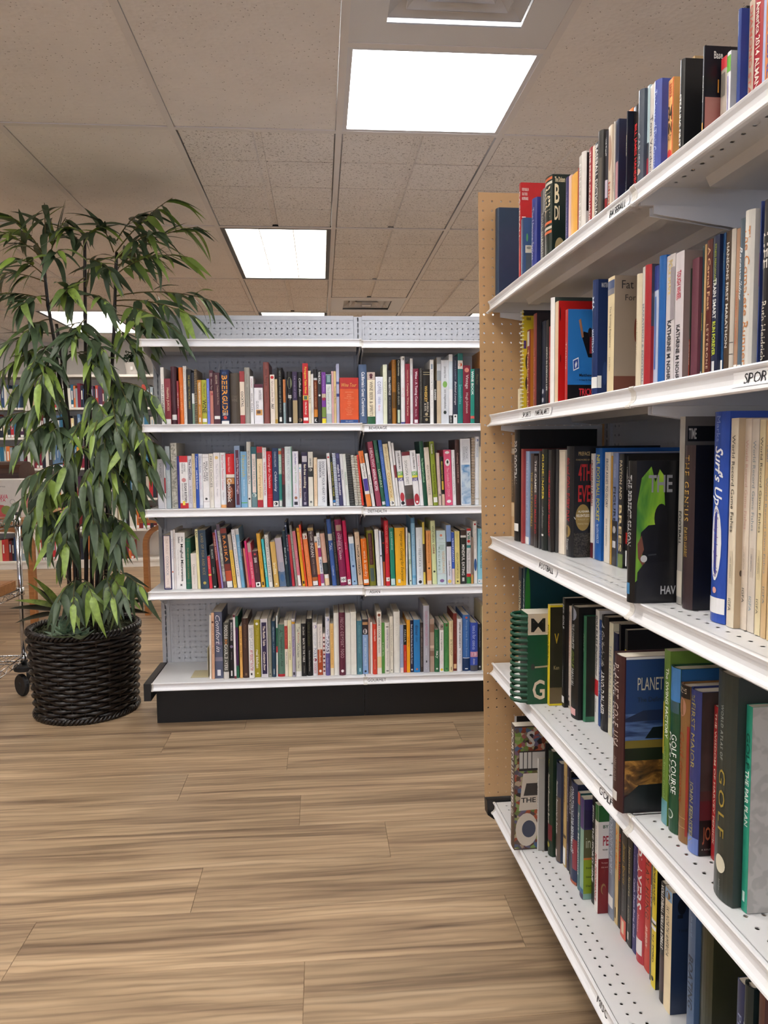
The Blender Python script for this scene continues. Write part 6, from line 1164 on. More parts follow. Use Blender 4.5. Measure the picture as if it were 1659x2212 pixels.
for si in range(5):
    z0 = RZ[si]; rows = []; lw = lean(z0)
    for hd, ops in parse(R_SPEC[si]):
        xl, xr, yb, yt, hx = float(hd[0]), float(hd[1]), hd[2], float(hd[3]), hd[4]
        opt = hd[5:]; w = None; d = .17; hard = 'H' in opt
        for q in opt:
            if q[0] == 'w': w = float(q[1:])+lw
            elif q[0] == 'd': d = float(q[1:])
        if w is None:
            P = at_z(xr, float(yb), z0)-R0V; w = float(P@RW); un = float(P@RU)
        elif yb != '-':
            P = at_z(xr, float(yb), z0)-R0V; un = r_uz(xr, float(yb), w)[0]
        else:
            un = r_uz(xr, yt*.4+.6*(1000 if si < 2 else yt+300), w)[0]
            for _ in range(6):                       # bottom of the near spine edge
                Pb = R0V+RU*un+RW*w+np.array([0, 0, z0]); px = proj(Pb)
                un = r_uz(xr, px[1] if si > 1 else (px[1]+yt)/2, w)[0]
        ymid = None
        def at_u(x):                                 # u where the vertical spine plane meets pixel column x near the spine foot
            u = un
            for _ in range(6):
                px = proj(R0V+RU*u+RW*w+np.array([0, 0, z0+(.0 if si > 1 else .08)])); u = r_uz(x, px[1], w)[0]
            return u
        uf = at_u(xl); t = max(.0025, un-uf)
        # height: the near spine edge at un reaches photo row yt
        lo, hi = .05, .5
        for _ in range(40):
            m = (lo+hi)/2
            if proj(R0V+RU*un+RW*w+np.array([0, 0, z0+m]))[1] > yt: lo = m
            else: hi = m
        h = lo
        d = min(d, SD-.004-w+lw)
        rows.append([un, t, w, h, d, hx, ops, hard, z0, xl, xr, yt])
    rows.sort(key=lambda r: r[0]); out = []; prev = .0005
    for i, (un, t, w, h, d, hx, ops, hard, z0, xl, xr, yt) in enumerate(rows):
        if un-t < prev:                        # neighbours keep clear of each other where they overlap in depth
            t = max(.002, min(t, un-prev)); un = max(un, prev+t)
        vis = d
        if i+1 < len(rows) and any(q.strip()[0] in 'REPX' for q in ops):      # how much of the front cover the next book leaves in view
            xn = rows[i+1][9]; pb = proj(R0V+RU*un+RW*w+np.array([0, 0, z0+h*.3]))
            Pn = at_plane(xn, pb[1], R0V+RU*un, RU); vis = max(.02, min(d, float((Pn-R0V)@RW)-w))
        o = make_book(t-.0004, h, d, hx, ops, hard, rough=.33, vis=vis, kind='sports_book')
        P = R0V+RU*(un-t)+RW*w
        o.location = (P[0], P[1], z0+.0003); o.rotation_euler = (0, 0, RPHI-PI/2)
        prev = un
        adj = 'thin' if t < .012 else 'thick' if t > .032 else 'tall' if h > .265 else 'standing'
        out.append((o, hx, title_of(ops), adj))
        for q in ops:
            if q.strip().startswith('Q,'): rowq[o.name] = [q.strip()[2:]]
    label_row(out, SHELFNAME[si], 'sports book')

# metal bookends
def bookend(P, rz, label):
    t = empty('bookend', P, rz)
    mb = MB(); mb.box(-.075, .0, 0, .11, .0, .0012); mb.build('foot_plate', mat('c8bd98', .45), t)
    mb = MB(); mb.box(.0, .0012, .0, .11, 0, .13); mb.build('upright_plate', mat('c8bd98', .45), t)
    tag(t, label, 'bookend')
u, z = m_uz(452, 1462, -.25); P = M0+MU*(u-.003)+MW*(-.262); bookend((P[0], P[1], MZ['gourmet']+.0002), MPHI, 'tan metal bookend holding the cookbooks on the bottom deck of the shelving')
# ================================================================== bookcases along the back wall
M_BC = mat('ece6de', .5, name='white_bookcase')
BY0, BY1 = 8.05, 8.335
SZ = [.085, .402, .722, 1.045, 1.362, 1.665]
bx = [-3.80+.8235*k-.0 for k in range(-1, 5)]
for k in range(5):
    x0, x1 = bx[k]+.002, bx[k+1]-.002
    t = empty('bookcase', ((x0+x1)/2, BY0, 0)); w = (x1-x0)/2
    for sx in (-1, 1):
        mb = MB(); a = sx*w; b = sx*(w-.022); mb.box(min(a, b), max(a, b), 0, BY1-BY0, 0, 2.0); mb.build('side_panel', M_BC, t)
    mb = MB(); mb.box(-w+.022, w-.022, 0, BY1-BY0, 1.976, 2.0); mb.build('top_panel', M_BC, t)
    mb = MB(); mb.box(-w+.022, w-.022, .012, .03, 0, SZ[0]-.022); mb.build('plinth', M_BC, t)
    mb = MB(); mb.box(-w+.022, w-.022, BY1-BY0-.006, BY1-BY0, .0, 1.976); mb.build('back_panel', M_BC, t)
    for z in SZ:
        mb = MB(); mb.box(-w+.022, w-.022, .004, BY1-BY0-.006, z-.022, z); mb.build('shelf', M_BC, t)
    tag(t, ['white bookcase of novels against the back wall, far end beyond the wire rack', 'white bookcase of novels on the back wall behind the wire rack', 'white bookcase of novels on the back wall behind the bamboo canes', 'white bookcase of novels on the back wall with a potted plant on top', 'white bookcase of novels on the back wall hidden behind the cookbook shelving'][k], 'bookcase', 'white bookcases on the back wall')
NC = ['1c2434', '20222a', '6a1c20', 'c8c0b0', 'e8e4dc', '2a4a78', '8a2a28', 'd8a030', '1a1a1c', '3a5a48', 'b04030', '5a7aa0', '4a2a4a', 'd87838', '9aa8b0', '7a1a34', '2a6a8a', 'e0d0a0', '34302c', 'c03038', '141a2c', '101014', '23303c', 'f0efec']
RN = random.Random(21)
novels = []
LEV = ['bottom', 'second lowest', 'third lowest', 'third highest', 'second highest', 'top']
for k in (1, 2, 3):
    x0, x1 = bx[k]+.03, bx[k+1]-.03
    for li, z in enumerate(SZ):
        x = x0+.002
        lim = x1 if not (li == 0 and k == 3) else x0+.16
        while x < lim-.03:
            t = RN.uniform(.018, .042); h = RN.uniform(.19, .25); novels.append((x, z, t, h, RN.uniform(.12, .15), RN.choice(NC), k, li)); x += t+.0005
            if RN.random() < .03: x += RN.uniform(.02, .06)
# the part in view first: nearest to the open lines of sight
def inview(n):
    px = proj((n[0]+n[2]/2, BY0+.05, n[1]+n[3]/2)); return 0 if (-10 < px[0] < 345) else 1
nb = {}
for a, b, c in zip(novels, novels[1:], novels[2:]):
    if a[6:] == c[6:]: nb[(b[0], b[1])] = (a[5], c[5])
novels.sort(key=lambda n: (inview(n), -n[2]*n[3]))
cube = MB(); cube.box(0, 1, 0, 1, 0, 1); cme = cube.mesh('novel')
NMESH = {}
stuff = MB(); smat = []
for i, (x, z, t, h, d, c, k, li) in enumerate(novels):
    if i < 290 and inview((x, z, t, h)) == 0:
        if c not in NMESH:
            m2, cc, bb = cover_mesh(1, 1, 1, False); me = m2.mesh('novel'); me.materials.append(mat(c, .4, wear=.1)); NMESH[c] = me
        o = link('novel', NMESH[c], None, None, (x, BY0+.035, z+.0003), None, (t, d, h))
        pb = link('page_block', NMESH.setdefault('pg', (lambda q: (q.box(.05, .95, .03, .99, .002, .985), q.mesh('page_block'))[1])(MB())), M_PAGE, o)
        if RN.random() < .55:
            st = link('spine_sticker', NMESH.setdefault('st', (lambda q: (q.quad((.1, -.012, .02), (.9, -.012, .02), (.9, -.012, .14), (.1, -.012, .14)), q.mesh('spine_sticker'))[1])(MB())), M_WHITE, o)
        if RN.random() < .6:
            s0 = RN.uniform(.3, .45); tt = link('title_strip', NMESH.setdefault('tt%d' % (int(s0*20)), (lambda q: (q.quad((.3, -.01, s0), (.7, -.01, s0), (.7, -.01, s0+.4), (.3, -.01, s0+.4)), q.mesh('title_strip'))[1])(MB())), mat(RN.choice(['e8e4d8', 'd8b050', 'c03030', 'a8b8c8']), .5), o)
        pl = ['', 'behind the rack', 'behind the bamboo', 'under the plant'][k]; q = nb.get((x, z))
        tag(o, '%s novel between a %s and a %s one, %s shelf, %s' % (cname(c), cname(q[0]).split()[-1], cname(q[1]).split()[-1], LEV[li], pl) if q else '%s novel at the end of the %s shelf, white bookcase %s' % (cname(c), LEV[li], pl), 'novel', 'novels in the white bookcases')
    else:
        stuff.box(x, x+t, BY0+.035, BY0+.035+d, z+.0003, z+h); smat += [NC.index(c)]*6
if stuff.v:
    o = stuff.build('novels', mat(NC[0], .4)); me = o.data; me.materials.clear()
    for c in NC: me.materials.append(mat(c, .4, wear=.1))
    me.polygons.foreach_set('material_index', smat); o['kind'] = 'stuff'; tag(o, 'remaining rows of novels packed in the white bookcases along the back wall', 'novel')

# small potted plant on the bookcase
P = at_y(289, 800, 8.19); t = empty('potted_plant', (P[0], 8.19, 2.0003))
mb = MB(); mb.lathe([(0, 0), (.062, 0), (.066, .004)]+[(.07+.016*i/12+(.0025 if i % 2 else 0), .008+.118*i/12) for i in range(13)]+[(.082, .13), (.076, .13), (.074, .1), (0, .1)], 28); mb.build('ribbed_pot', mat('cfc8c2', .5), t, smooth=True)
mb = MB(); mb.box(-.012, .012, -.092, -.082, .05, .085); mb.build('pot_tag', mat('f0eeea', .5), t)
mb = MB(); rr = random.Random(3); sh = []
for i in range(240):
    a, e = rr.uniform(0, 2*PI), rr.uniform(.1, 1.5); R = rr.uniform(.03, .13); c = Vector((math.cos(a)*math.cos(e)*R, math.sin(a)*math.cos(e)*R, .12+math.sin(e)*R*1.1))
    d = Vector((rr.uniform(-1, 1), rr.uniform(-1, 1), rr.uniform(-.3, 1))).normalized()*.028; s = d.orthogonal().normalized()*.011
    mb.quad(c, c+d*.5+s, c+d, c+d*.5-s)
o = mb.build('foliage', mat('20381f', .5), t); o['kind'] = 'stuff'
tag(t, 'small bushy green plant in a pale ribbed pot on top of the white bookcase', 'plant')

# ================================================================== tables behind
M_BIRCH = wood('honey_birch_veneer', '9a6230', 'b87c44'); M_BIRCH_D = wood('dark_birch_veneer', '8a562a', 'a86e3a')  # second tone: darker birch for paired leg strips and tray inset
def table(x0, x1, y0, y1, zt, legs, label):
    t = empty('bentwood_table', ((x0+x1)/2, (y0+y1)/2, 0)); cx, cy = (x0+x1)/2, (y0+y1)/2
    a, b = (x1-x0)/2, (y1-y0)/2; r = .06; prof = []
    for sx, sy, a0 in ((1, 1, 0), (-1, 1, 90), (-1, -1, 180), (1, -1, 270)):
        for i in range(5):
            th = math.radians(a0+22.5*i); prof.append((sx*(a-r)+r*math.cos(th), sy*(b-r)+r*math.sin(th)))
    mb = MB(); mb.extrude(prof, zt-.034, zt, lambda s, p, q: (p, q, s)); mb.build('table_top', M_BIRCH, t)
    for (lx, ly, dx) in legs:
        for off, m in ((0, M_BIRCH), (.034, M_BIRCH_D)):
            pts = [(0, 0)]+[(0, z) for z in (.2, .4, zt-.034-.16)]
            for i in range(1, 7):
                th = PI/2*i/6; pts.append((dx*.125*(1-math.cos(th)), zt-.034-.16+.125*math.sin(th)))
            pts.append((dx*.3, zt-.034-.035)); w = .027; th = .017
            mb = MB(); n = len(pts); i0 = len(mb.v)
            for j, p in enumerate(pts):
                q0 = Vector(pts[max(0, j-1)]); q1 = Vector(pts[min(n-1, j+1)]); tg = (q1-q0).normalized(); nm = Vector((tg.y, -tg.x))
                for s1, s2 in ((-1, -1), (1, -1), (1, 1), (-1, 1)):
                    mb.v.append((lx-cx+p[0]+nm.x*th*s1, ly-cy+off+w*.6*s2, max(0, p[1]+nm.y*th*s1)))
            for j in range(n-1):
                for s in range(4): mb.f.append((i0+j*4+s, i0+j*4+(s+1) % 4, i0+j*4+4+(s+1) % 4, i0+j*4+4+s))
            mb.f += [(3, 2, 1, 0), tuple(i0+(n-1)*4+q for q in range(4))]
            mb.build('leg', m, t, fix=True)
    return tag(t, label, 'table')
table(-3.3, -1.92, 5.28, 6.38, .75, [(-2.0, 5.34, -1), (-2.0, 6.26, -1), (-3.2, 5.34, 1), (-3.2, 6.26, 1)], 'honey-coloured bentwood table holding a white carton behind the wire rack')
table(-1.335, .1, 5.56, 6.4, .72, [(-1.29, 5.62, 1), (-1.29, 6.28, 1), (.04, 5.62, -1), (.04, 6.28, -1)], 'honey-coloured bentwood table standing behind the cookbook shelving')
# white carton with pink print
X1 = float(at_y(48, 1100, 5.48)[0]); t = empty('carton', (X1-.25, 5.655, .7503))
mb = MB(); mb.box(-.25, .25, -.175, .175, 0, .262); mb.build('box_body', mat('dcd8d4', .55, wear=.03), t)
PK = mat('d0506a', .5); GY = mat('6a6a6e', .5)
def face(s, x0, x1, z0, z1, m): text_obj(s, 'b', lambda tx, ty: (x0+tx*(x1-x0), -.1755, z0+ty*(z1-z0)), m, t, 'carton_lettering')
def fpx(px, py): q = at_y(px, py, 5.48); return q[0]-(X1-.25), q[2]-.7503
for s, a, b, m in (('AVA', (0, 1078), (17, 1068), PK), ('TA', (0, 1084), (12, 1077), PK), ('ETTO', (-4, 1053), (11, 1050), GY)):
    p0, p1 = fpx(*a), fpx(*b); face(s, p0[0], p1[0], p0[1], p1[1], m)
mb = MB(); cx, cz = fpx(2, 1106); mb.poly([(cx+.055*math.cos(a), -.1756, max(.004, cz+.05*math.sin(a))) for a in [2*PI*i/20 for i in range(20)]]); mb.build('fruit_print', mat('c85a5a', .5), t)
mb = MB(); cx, cz = fpx(14, 1102); mb.poly([(cx+.035*math.cos(a), -.1758, max(.004, cz+.032*math.sin(a))) for a in [2*PI*i/16 for i in range(16)]]); mb.build('leaf_print', mat('8a9a50', .5), t)
mb = MB(); cx, cz = fpx(27, 1084)
for i in range(20):
    a, b = 2*PI*i/20, 2*PI*(i+1)/20; mb.quad(*[(cx+r*math.cos(q), -.1757, cz+r*math.sin(q)) for r, q in ((.016, a), (.018, a), (.018, b), (.016, b))])
mb.build('seal_print', GY, t)
mb = MB(); mb.quad((.2504, -.12, .06), (.2504, .0, .06), (.2504, .0, .13), (.2504, -.12, .13)); mb.build('side_print', mat('d8808c', .5), t)
tag(t, 'white cardboard carton with pink lettering on the bentwood table', 'box')
# dark wooden chest with rounded lid
X2 = float(at_y(40, 1020, 5.9)[0]); t = empty('wooden_chest', (X2-.25, 6.05, .7503)); M_DK = wood('dark_walnut', '2e1810', '4a2a1c', rough=.3)
mb = MB(); mb.box(-.25, .25, -.16, .16, 0, .26); mb.build('chest_body', M_DK, t)
mb = MB(); mb.extrude([(-.165, .2605), (.165, .2605), (.165, .30)]+[(.165*math.cos(a), .30+.088*math.sin(a)) for a in [PI*i/8 for i in range(1, 8)]]+[(-.165, .30)], -.255, .255, lambda s, p, q: (s, p, q)); mb.build('rounded_lid', M_DK, t)
mb = MB(); mb.box(-.256, .256, -.168, -.165, .27, .285); mb.build('lid_moulding', M_DK, t)
mb = MB(); mb.lathe([(0, 0), (.02, 0), (.022, .008), (.015, .03), (.018, .045), (.008, .06), (0, .062)], 14, (.27, -.1)); 
tag(t, 'dark brown wooden chest with a rounded lid behind the white carton', 'chest')

# ================================================================== chrome wire rack on casters
RXp, RYp = -1.478, 3.80
t = empty('wire_rack', (RXp, RYp, 0)); WX, WY = .92, .45
posts = [(0, 0), (-WX, 0), (0, -WY), (-WX, -WY)]
for px, py in posts:
    mb = MB(); mb.tube([(px, py, .155), (px, py, .905)], .0125, 12); p = mb.build('post', M_CHROME, t, smooth=True)
    mb = MB(); mb.lathe([(0, .912), (.009, .911), (.0135, .905), (.0135, .9)], 12, (px, py)); mb.build('post_cap', M_BLACKP, t)
    c = MB(); c.lathe([(0, .128), (.048, .128), (.05, .132), (.05, .148), (.046, .154), (0, .154)], 24, (px, py)); cb = c.build('bumper', mat('1a1a1b', .6), t, smooth=False)
    c = MB(); yy = py
    prof = [(0, -.014), (.012, -.014), (.014, -.011), (.040, -.011), (.050, -.012), (.055, -.006), (.055, .006), (.050, .012), (.040, .011), (.014, .011), (.012, .014), (0, .014)]
    seg = 24; i0 = 0; n = len(prof)
    for j in range(seg):
        a = 2*PI*j/seg; c.v += [(px-.012+r*math.cos(a)*.75+h*.66, yy-.01-r*math.cos(a)*.66+h*.75, .0552+r*math.sin(a)) for r, h in prof]
    for j in range(seg):
        for q in range(n-1): a, b = j*n+q, ((j+1) % seg)*n+q; c.f.append((a, b, b+1, a+1))
    c.build('caster_wheel', mat('1e1e20', .55), t, smooth=False, fix=True)
    c = MB(); c.extrude([(-.008, .118), (.02, .118), (.008, .05), (-.006, .05)], .018, .021, lambda s, p, q: (px+p+s*.5, yy+s*.8+.0, q)); c.extrude([(-.02, .12), (.02, .12), (.02, .128), (-.02, .128)], -.02, .02, lambda s, p, q: (px+p, yy+s, q)); c.build('caster_fork', mat('9a9894', .35, metal=.7), t)
    c = MB(); c.tube([(px-.03, yy-.0, .055), (px+.045, yy+.02, .05)], .004, 8); c.build('axle', mat('9a9894', .35, metal=.7), t)
for z in (.20, .535, .875):
    s = empty('shelf', (0, 0, z)); s.parent = t
    mb = MB()
    ring = [(0, 0), (-WX, 0), (-WX, -WY), (0, -WY)]
    for dz in (0, -.028):
        for i in range(4): a, b = ring[i], ring[(i+1) % 4]; mb.tube([(a[0], a[1], dz), (b[0], b[1], dz)], .0032, 6)
    mb.build('rim_wire', M_CHROME, s, smooth=True)
    mb = MB()
    for i in range(4):
        a, b = Vector(ring[i]), Vector(ring[(i+1) % 4]); n = int((b-a).length/.035)
        pts = []
        for j in range(n+1): q = a+(b-a)*j/n; pts.append((q.x, q.y, -.002 if j % 2 else -.026))
        mb.tube(pts, .002, 5)
    mb.build('truss_wire', M_CHROME, s, smooth=True)
    mb = MB()
    for j in range(1, 36): x = -WX*j/36; mb.tube([(x, 0, .002), (x, -WY, .002)], .0019, 5)
    for j in (1, 2): mb.tube([(0, -WY*j/3, -.001), (-WX, -WY*j/3, -.001)], .0026, 5)
    mb.build('shelf_wire', M_CHROME, s, smooth=True)
    for px, py in posts:
        mb = MB(); mb.lathe([(.0127, -.03), (.018, -.03), (.0165, .006), (.0127, .006)], 14, (px, py)); mb.build('corner_collar', M_CHROME, s, smooth=True)
tag(t, 'chrome wire shelving rack on black casters beside the basket planter', 'rack')
q = at_y(20, 1278, 3.66); t = empty('wooden_tray', (q[0]-.2, 3.60, .5395))
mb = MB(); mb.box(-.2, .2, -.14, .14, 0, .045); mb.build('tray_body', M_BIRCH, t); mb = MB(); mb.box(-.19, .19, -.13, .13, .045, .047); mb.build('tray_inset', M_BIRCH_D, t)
tag(t, 'flat brown wooden tray lying on the middle shelf of the wire rack', 'tray')

# ================================================================== artificial bamboo in a wicker basket
BX, BYc = -1.107, 3.56
plant = empty('potted_bamboo', (BX, BYc, 0))
tag(plant, 'tall artificial bamboo tree with dark canes in a black wicker basket', 'plant')
M_WICK = noisy('black_wicker', [(.3, '0e0b0a'), (.7, '231a15')], 30, 4, .28)
NR = 20; Rz = lambda z: .226+.024*(z/.40)
for r in range(NR):
    z = .026+.345*r/(NR-1); pts = []; n = 144; ph = (r % 2)*PI; rr = random.Random(r)
    for i in range(n):
        a = 2*PI*i/n; k = 13
        R = Rz(z)-.010+.0055*math.sin(k*a+ph); pts.append((R*math.cos(a), R*math.sin(a), z+.0012*math.sin(5*a+r)+.002*math.sin(k*a+ph)*0))
    mb = MB(); mb.tube(pts, [.0098+.0012*math.sin(k*2*PI*i/n+ph) for i in range(n)], 7, closed=True); mb.build('wicker_strand', M_WICK, plant, smooth=True)
for i in range(26):
    a = 2*PI*(i+.5)/26; mb = MB(); mb.tube([((Rz(z)-.012)*math.cos(a), (Rz(z)-.012)*math.sin(a), z) for z in (.005, .13, .26, .385)], .006, 5); mb.build('wicker_stake', M_WICK, plant)
for zc, R0r, nm in ((.392, .243, 'rim_braid'), (.013, .226, 'base_braid')):
    for s in range(3):
        pts = []; n = 220
        for i in range(n):
            a = 2*PI*i/n; tw = 24*a+s*2*PI/3; pts.append(((R0r-.006+.010*math.cos(tw))*math.cos(a), (R0r-.006+.010*math.cos(tw))*math.sin(a), max(.008, zc+.010*math.sin(tw))))
        mb = MB(); mb.tube(pts, .0078, 6, closed=True); mb.build(nm, M_WICK, plant, smooth=True)
mb = MB(); mb.lathe([(0, .02), (.2, .02), (.215, .36)], 32); mb.build('liner', mat('0a0908', .8), plant)
mb = MB(); rr = random.Random(8)
for i in range(1100):
    a, R = rr.uniform(0, 2*PI), .225*math.sqrt(rr.random()); c = Vector((R*math.cos(a), R*math.sin(a), .366+.012*rr.random()+.015*(1-R/.225)))
    d = Vector((rr.uniform(-1, 1), rr.uniform(-1, 1), rr.uniform(-.1, .5))).normalized()*rr.uniform(.02, .05); s = d.orthogonal().normalized()*.0016
    mid = c+d*.5+Vector((0, 0, rr.uniform(0, .012))); mb.quad(c-s, c+s, mid+s, mid-s); mb.quad(mid-s, mid+s, c+d+s*.3, c+d-s*.3)
o = mb.build('moss', noisy('dry_moss', [(.3, '2c3220'), (.7, '565a3c')], 60, 2, .9), plant); o['kind'] = 'stuff'
mb = MB(); mb.lathe([(0, .382), (.15, .374), (.223, .362)], 32); mb.build('soil', mat('1c1a12', .95), plant)
# canes
M_CANE = noisy('dark_cane', [(.3, '120d0b'), (.7, '2a1d16')], 20, 3, .35)
def L3(px, py, Y): q = at_y(px, py, Y); return Vector((q[0]-BX, q[1]-BYc, q[2]))
canes = [([(150, 1318), (146, 1100), (141, 920), (118, 740), (104, 660), (92, 548)], 3.56), ([(166, 1318), (158, 1110), (150, 930), (139, 815), (122, 700)], 3.52), ([(184, 1318), (187, 1000), (185, 800), (183, 515)], 3.58),
         ([(198, 1318), (196, 1000), (193, 745)], 3.62), ([(214, 1318), (222, 1060), (236, 900), (246, 720), (252, 545)], 3.56), ([(224, 1318), (232, 1100), (240, 930), (244, 800)], 3.60), ([(174, 1318), (167, 1100), (160, 1020)], 3.66), ([(205, 1318), (212, 1150), (217, 1000)], 3.50)]
for pts, Y in canes:
    P = [L3(x, y, Y) for x, y in pts]; P[0].z = .36; dense = []
    for a, b in zip(P, P[1:]):
        n = max(2, int((b-a).length/.03))
        dense += [a.lerp(b, i/n) for i in range(n)]
    dense.append(P[-1])
    rad = [(.0105-.0035*i/len(dense))*(1.22 if i % 6 == 0 else 1) for i in range(len(dense))]
    mb = MB(); mb.tube(dense, rad, 8); mb.build('cane', M_CANE, plant, smooth=True)
# leaves
def leaf_mesh(droop, wid, fold=.25, n=7):
    mb = MB(); 
    for i in range(n+1):
        s = i/n; w = wid*(math.sin(PI*min(1, s**.62))**.8)*(1-.25*s)+.004*(1-s); x = s*(1-.25*droop*s); z = -droop*s*s
        mb.v += [(x, -w, z+w*fold), (x, 0, z), (x, w, z+w*fold)]
    for i in range(n):
        for j in range(2): a = i*3+j; mb.f.append((a, a+1, a+4, a+3))
    return mb
LV = [leaf_mesh(d, w) for d, w in ((.05, .095), (.2, .1), (.4, .09), (.62, .095), (.12, .085), (.3, .11))]
M_LEAF = leaf_mat('bamboo_leaf', '42543a', '7d9640'); M_LEAF_A = leaf_mat('bamboo_leaf_mass', '42543a', '7d9640', attr=True)
LME = []
for i, l in enumerate(LV):
    me = l.mesh('leaf', True); me.materials.append(M_LEAF); LME.append(me)
B = '''250 545 372 428 3.5|252 520 300 462 3.6|250 560 428 490 3.45|250 575 405 555 3.4|246 545 214 478 3.5|244 600 335 556 3.35|248 640 468 652 3.4|248 650 425 688 3.3|247 660 390 722 3.2|246 680 330 725 3.3|245 700 296 770 3.4
252 560 345 500 3.3|250 590 300 530 3.75|185 520 222 486 3.5|183 540 138 492 3.4|185 560 242 588 3.4|183 600 146 640 3.45|185 640 232 655 3.35|185 620 200 560 3.7|100 560 96 438 3.5|95 550 22 466 3.45|95 560 -6 498 3.4
98 580 142 470 3.6|100 600 30 556 3.35|100 610 -10 590 3.5|103 640 42 662 3.4|103 650 -14 636 3.4|105 660 152 622 3.35|108 690 58 718 3.4|96 560 60 505 3.7|98 590 130 540 3.3|115 720 16 742 3.4|118 740 62 800 3.3|118 745 -4 806 3.4|120 760 84 830 3.3
140 780 108 832 3.35|150 760 206 792 3.35|185 760 240 792 3.4|187 720 224 760 3.35|140 840 76 876 3.35|160 700 140 745 3.4|186 690 160 730 3.35|140 890 8 902 3.35|140 900 40 962 3.3|142 905 72 930 3.45|140 880 98 858 3.4|150 930 106 936 3.3|187 900 152 958 3.3|188 850 226 900 3.3|118 760 30 850 3.5
240 830 334 858 3.2|240 835 302 930 3.2|238 850 252 932 3.2|236 860 200 942 3.2|240 870 322 950 3.18|238 880 284 992 3.18|235 900 226 972 3.22|243 815 275 870 3.3|235 950 342 962 3.25|236 960 330 1012 3.22|234 980 302 1044 3.25|200 960 138 1010 3.25|215 970 246 1022 3.22|220 985 214 1052 3.22|218 990 180 1050 3.22|222 990 262 1062 3.22
150 1000 58 1036 3.3|150 1005 92 1062 3.25|155 1100 68 1138 3.3|155 1105 108 1172 3.25|158 1110 142 1182 3.25|155 1020 28 1092 3.35|155 1030 62 1112 3.3|160 1050 150 1112 3.25|190 1060 202 1132 3.25|215 1080 215 1162 3.25|230 1110 282 1160 3.25|230 1120 252 1182 3.25|170 1250 124 1302 3.2|165 1245 158 1306 3.2|176 1252 200 1290 3.22|225 1238 270 1290 3.2|228 1232 304 1268 3.25|222 1242 244 1294 3.2|232 1030 300 1085 3.3|180 1130 130 1205 3.4|196 1150 240 1200 3.4'''
RL = random.Random(4); leaves = []; twigs = []
for item in B.replace('\n', '|').split('|'):
    x0, y0, x1, y1, Y = map(float, item.split())
    a = L3(x0, y0, 3.56); b = L3(x1, y1, Y); ln = (b-a).length; mid = a.lerp(b, .5)+Vector((0, 0, .10*ln+.01)); pts = []
    for i in range(9):
        s = i/8; pts.append(a*(1-s)**2+mid*2*s*(1-s)+b*s*s)
    twigs.append(pts); n = max(9, int(8+ln*22))
    for i in range(n):
        s = .28+.72*(i+RL.random()*.6)/n; s = min(s, 1); k = min(7, int(s*8)); p = pts[k].lerp(pts[k+1], s*8-k); tg = (pts[k+1]-pts[k]).normalized()
        side = tg.cross(Vector((0, 0, 1))); side = side.normalized() if side.length > .05 else Vector((1, 0, 0))
        d = tg*RL.uniform(.3, 1.0)+side*RL.choice((-1, 1))*RL.uniform(.1, .75)+Vector((RL.uniform(-.2, .2), RL.uniform(-.45, .25), -RL.uniform(.25, 1.25) if p.z < 1.55 else -RL.uniform(-.25, .75)))
        if i >= n-2: d = tg+Vector((0, 0, -.5))
        d.normalize(); L = RL.uniform(.11, .19)
        if p.z+d.z*L > 2.31: d.z = -.3; d.normalize()
        if p.z > 2.32: continue
        up = Vector((RL.uniform(-.5, .5), RL.uniform(-1.1, .1), 1.0)); up = (up-d*up.dot(d)).normalized(); sd = up.cross(d)
        leaves.append((L*(4.2-(p.y+BYc)), p, d, sd, up, L, RL.randrange(len(LV)), RL.random()))
leaves.sort(key=lambda l: -l[0])
mass = MB(); shade = []
for i, (_, p, d, sd, up, L, kind, sh) in enumerate(leaves):
    Mx = Matrix(((d.x*L, sd.x*L, up.x*L, p.x), (d.y*L, sd.y*L, up.y*L, p.y), (d.z*L, sd.z*L, up.z*L, p.z), (0, 0, 0, 1)))
    if i < 300:
        o = link('leaf', LME[kind], None, plant); o.matrix_local = Mx
    else:
        b0 = len(mass.v); l = LV[kind]; mass.v += [tuple(Mx @ Vector(v)) for v in l.v]; mass.f += [tuple(b0+q for q in f) for f in l.f]; shade += [sh]*len(l.v)
o = mass.build('foliage', M_LEAF_A, plant, smooth=True); o['kind'] = 'stuff'
at = o.data.attributes.new('shade', 'FLOAT', 'POINT'); at.data.foreach_set('value', shade)
M_TWIG = mat('5a5228', .6, name='twig')
mb = MB()
for pts in twigs: mb.tube(pts, [.0032-.0018*i/8 for i in range(9)], 5)
o = mb.build('twigs', M_TWIG, plant, smooth=True); o['kind'] = 'stuff'
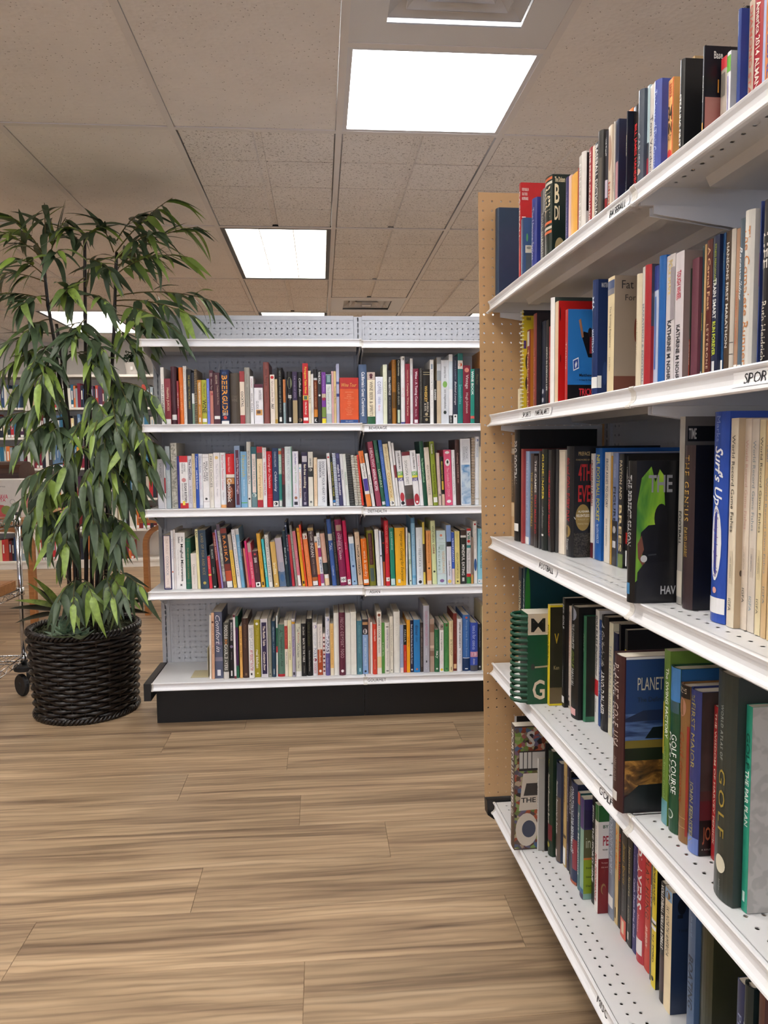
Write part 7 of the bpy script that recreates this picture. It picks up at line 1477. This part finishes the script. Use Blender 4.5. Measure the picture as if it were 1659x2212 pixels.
# succulent rosette and dark strap leaves at the foot
M_SUC = noisy('succulent_green', [(.3, '4f6a58'), (.7, '7f9a7c')], 6, 3, .5); M_STR = noisy('dark_strap_leaf', [(.3, '14140f'), (.7, '2a2c1c')], 9, 3, .4); M_STRG = noisy('green_strap_leaf', [(.3, '4a5a24'), (.7, '77883a')], 9, 3, .45)
suc = leaf_mesh(-.25, .30, .35, 6); sme = suc.mesh('succulent_leaf', True); sme.materials.append(M_SUC)
c0 = L3(140, 1335, 3.33); c0.z = .395
for ring, (n, L, el) in enumerate(((8, .085, .12), (7, .075, .5), (5, .06, .95))):
    for i in range(n):
        a = 2*PI*(i+.5*ring)/n; d = Vector((math.cos(a)*math.cos(el), math.sin(a)*math.cos(el), math.sin(el))); up = Vector((-math.cos(a)*math.sin(el), -math.sin(a)*math.sin(el), math.cos(el))); sd = up.cross(d)
        p = c0+Vector((0, 0, .012*ring))+d*.008; o = link('succulent_leaf', sme, None, plant)
        o.matrix_local = Matrix(((d.x*L, sd.x*L, up.x*L, p.x), (d.y*L, sd.y*L, up.y*L, p.y), (d.z*L, sd.z*L, up.z*L, p.z), (0, 0, 0, 1)))
c1 = L3(172, 1340, 3.30); c1.z = .392
for i in range(7):
    a = 2*PI*i/7+.3; el = .35; d = Vector((math.cos(a)*math.cos(el), math.sin(a)*math.cos(el), math.sin(el))); up = Vector((-math.cos(a)*math.sin(el), -math.sin(a)*math.sin(el), math.cos(el))); sd = up.cross(d); L = .07; p = c1
    o = link('succulent_leaf', sme, None, plant); o.matrix_local = Matrix(((d.x*L, sd.x*L, up.x*L, p.x), (d.y*L, sd.y*L, up.y*L, p.y), (d.z*L, sd.z*L, up.z*L, p.z), (0, 0, 0, 1)))
st = leaf_mesh(.15, .12, .3, 7)
for m, lst in ((M_STR, ((118, 1318, 26, 1304), (118, 1326, 34, 1336), (232, 1312, 312, 1288), (240, 1322, 316, 1314), (215, 1315, 190, 1262), (120, 1312, 92, 1268))), (M_STRG, ((122, 1312, 38, 1288), (118, 1310, 70, 1256), (128, 1312, 84, 1246), (236, 1312, 318, 1270)))):
    me = st.mesh('strap_leaf', True); me.materials.append(m)
    for x0, y0, x1, y1 in lst:
        a, b = L3(x0, y0, 3.42), L3(x1, y1, 3.36); a.z = max(a.z, .385); d = b-a; L = d.length*1.08; d.normalize(); up = Vector((0, -.5, 1)); up = (up-d*up.dot(d)).normalized(); sd = up.cross(d)
        o = link('strap_leaf', me, None, plant); o.matrix_local = Matrix(((d.x*L, sd.x*L*1.0, up.x*L, a.x), (d.y*L, sd.y*L, up.y*L, a.y), (d.z*L, sd.z*L, up.z*L, a.z), (0, 0, 0, 1)))
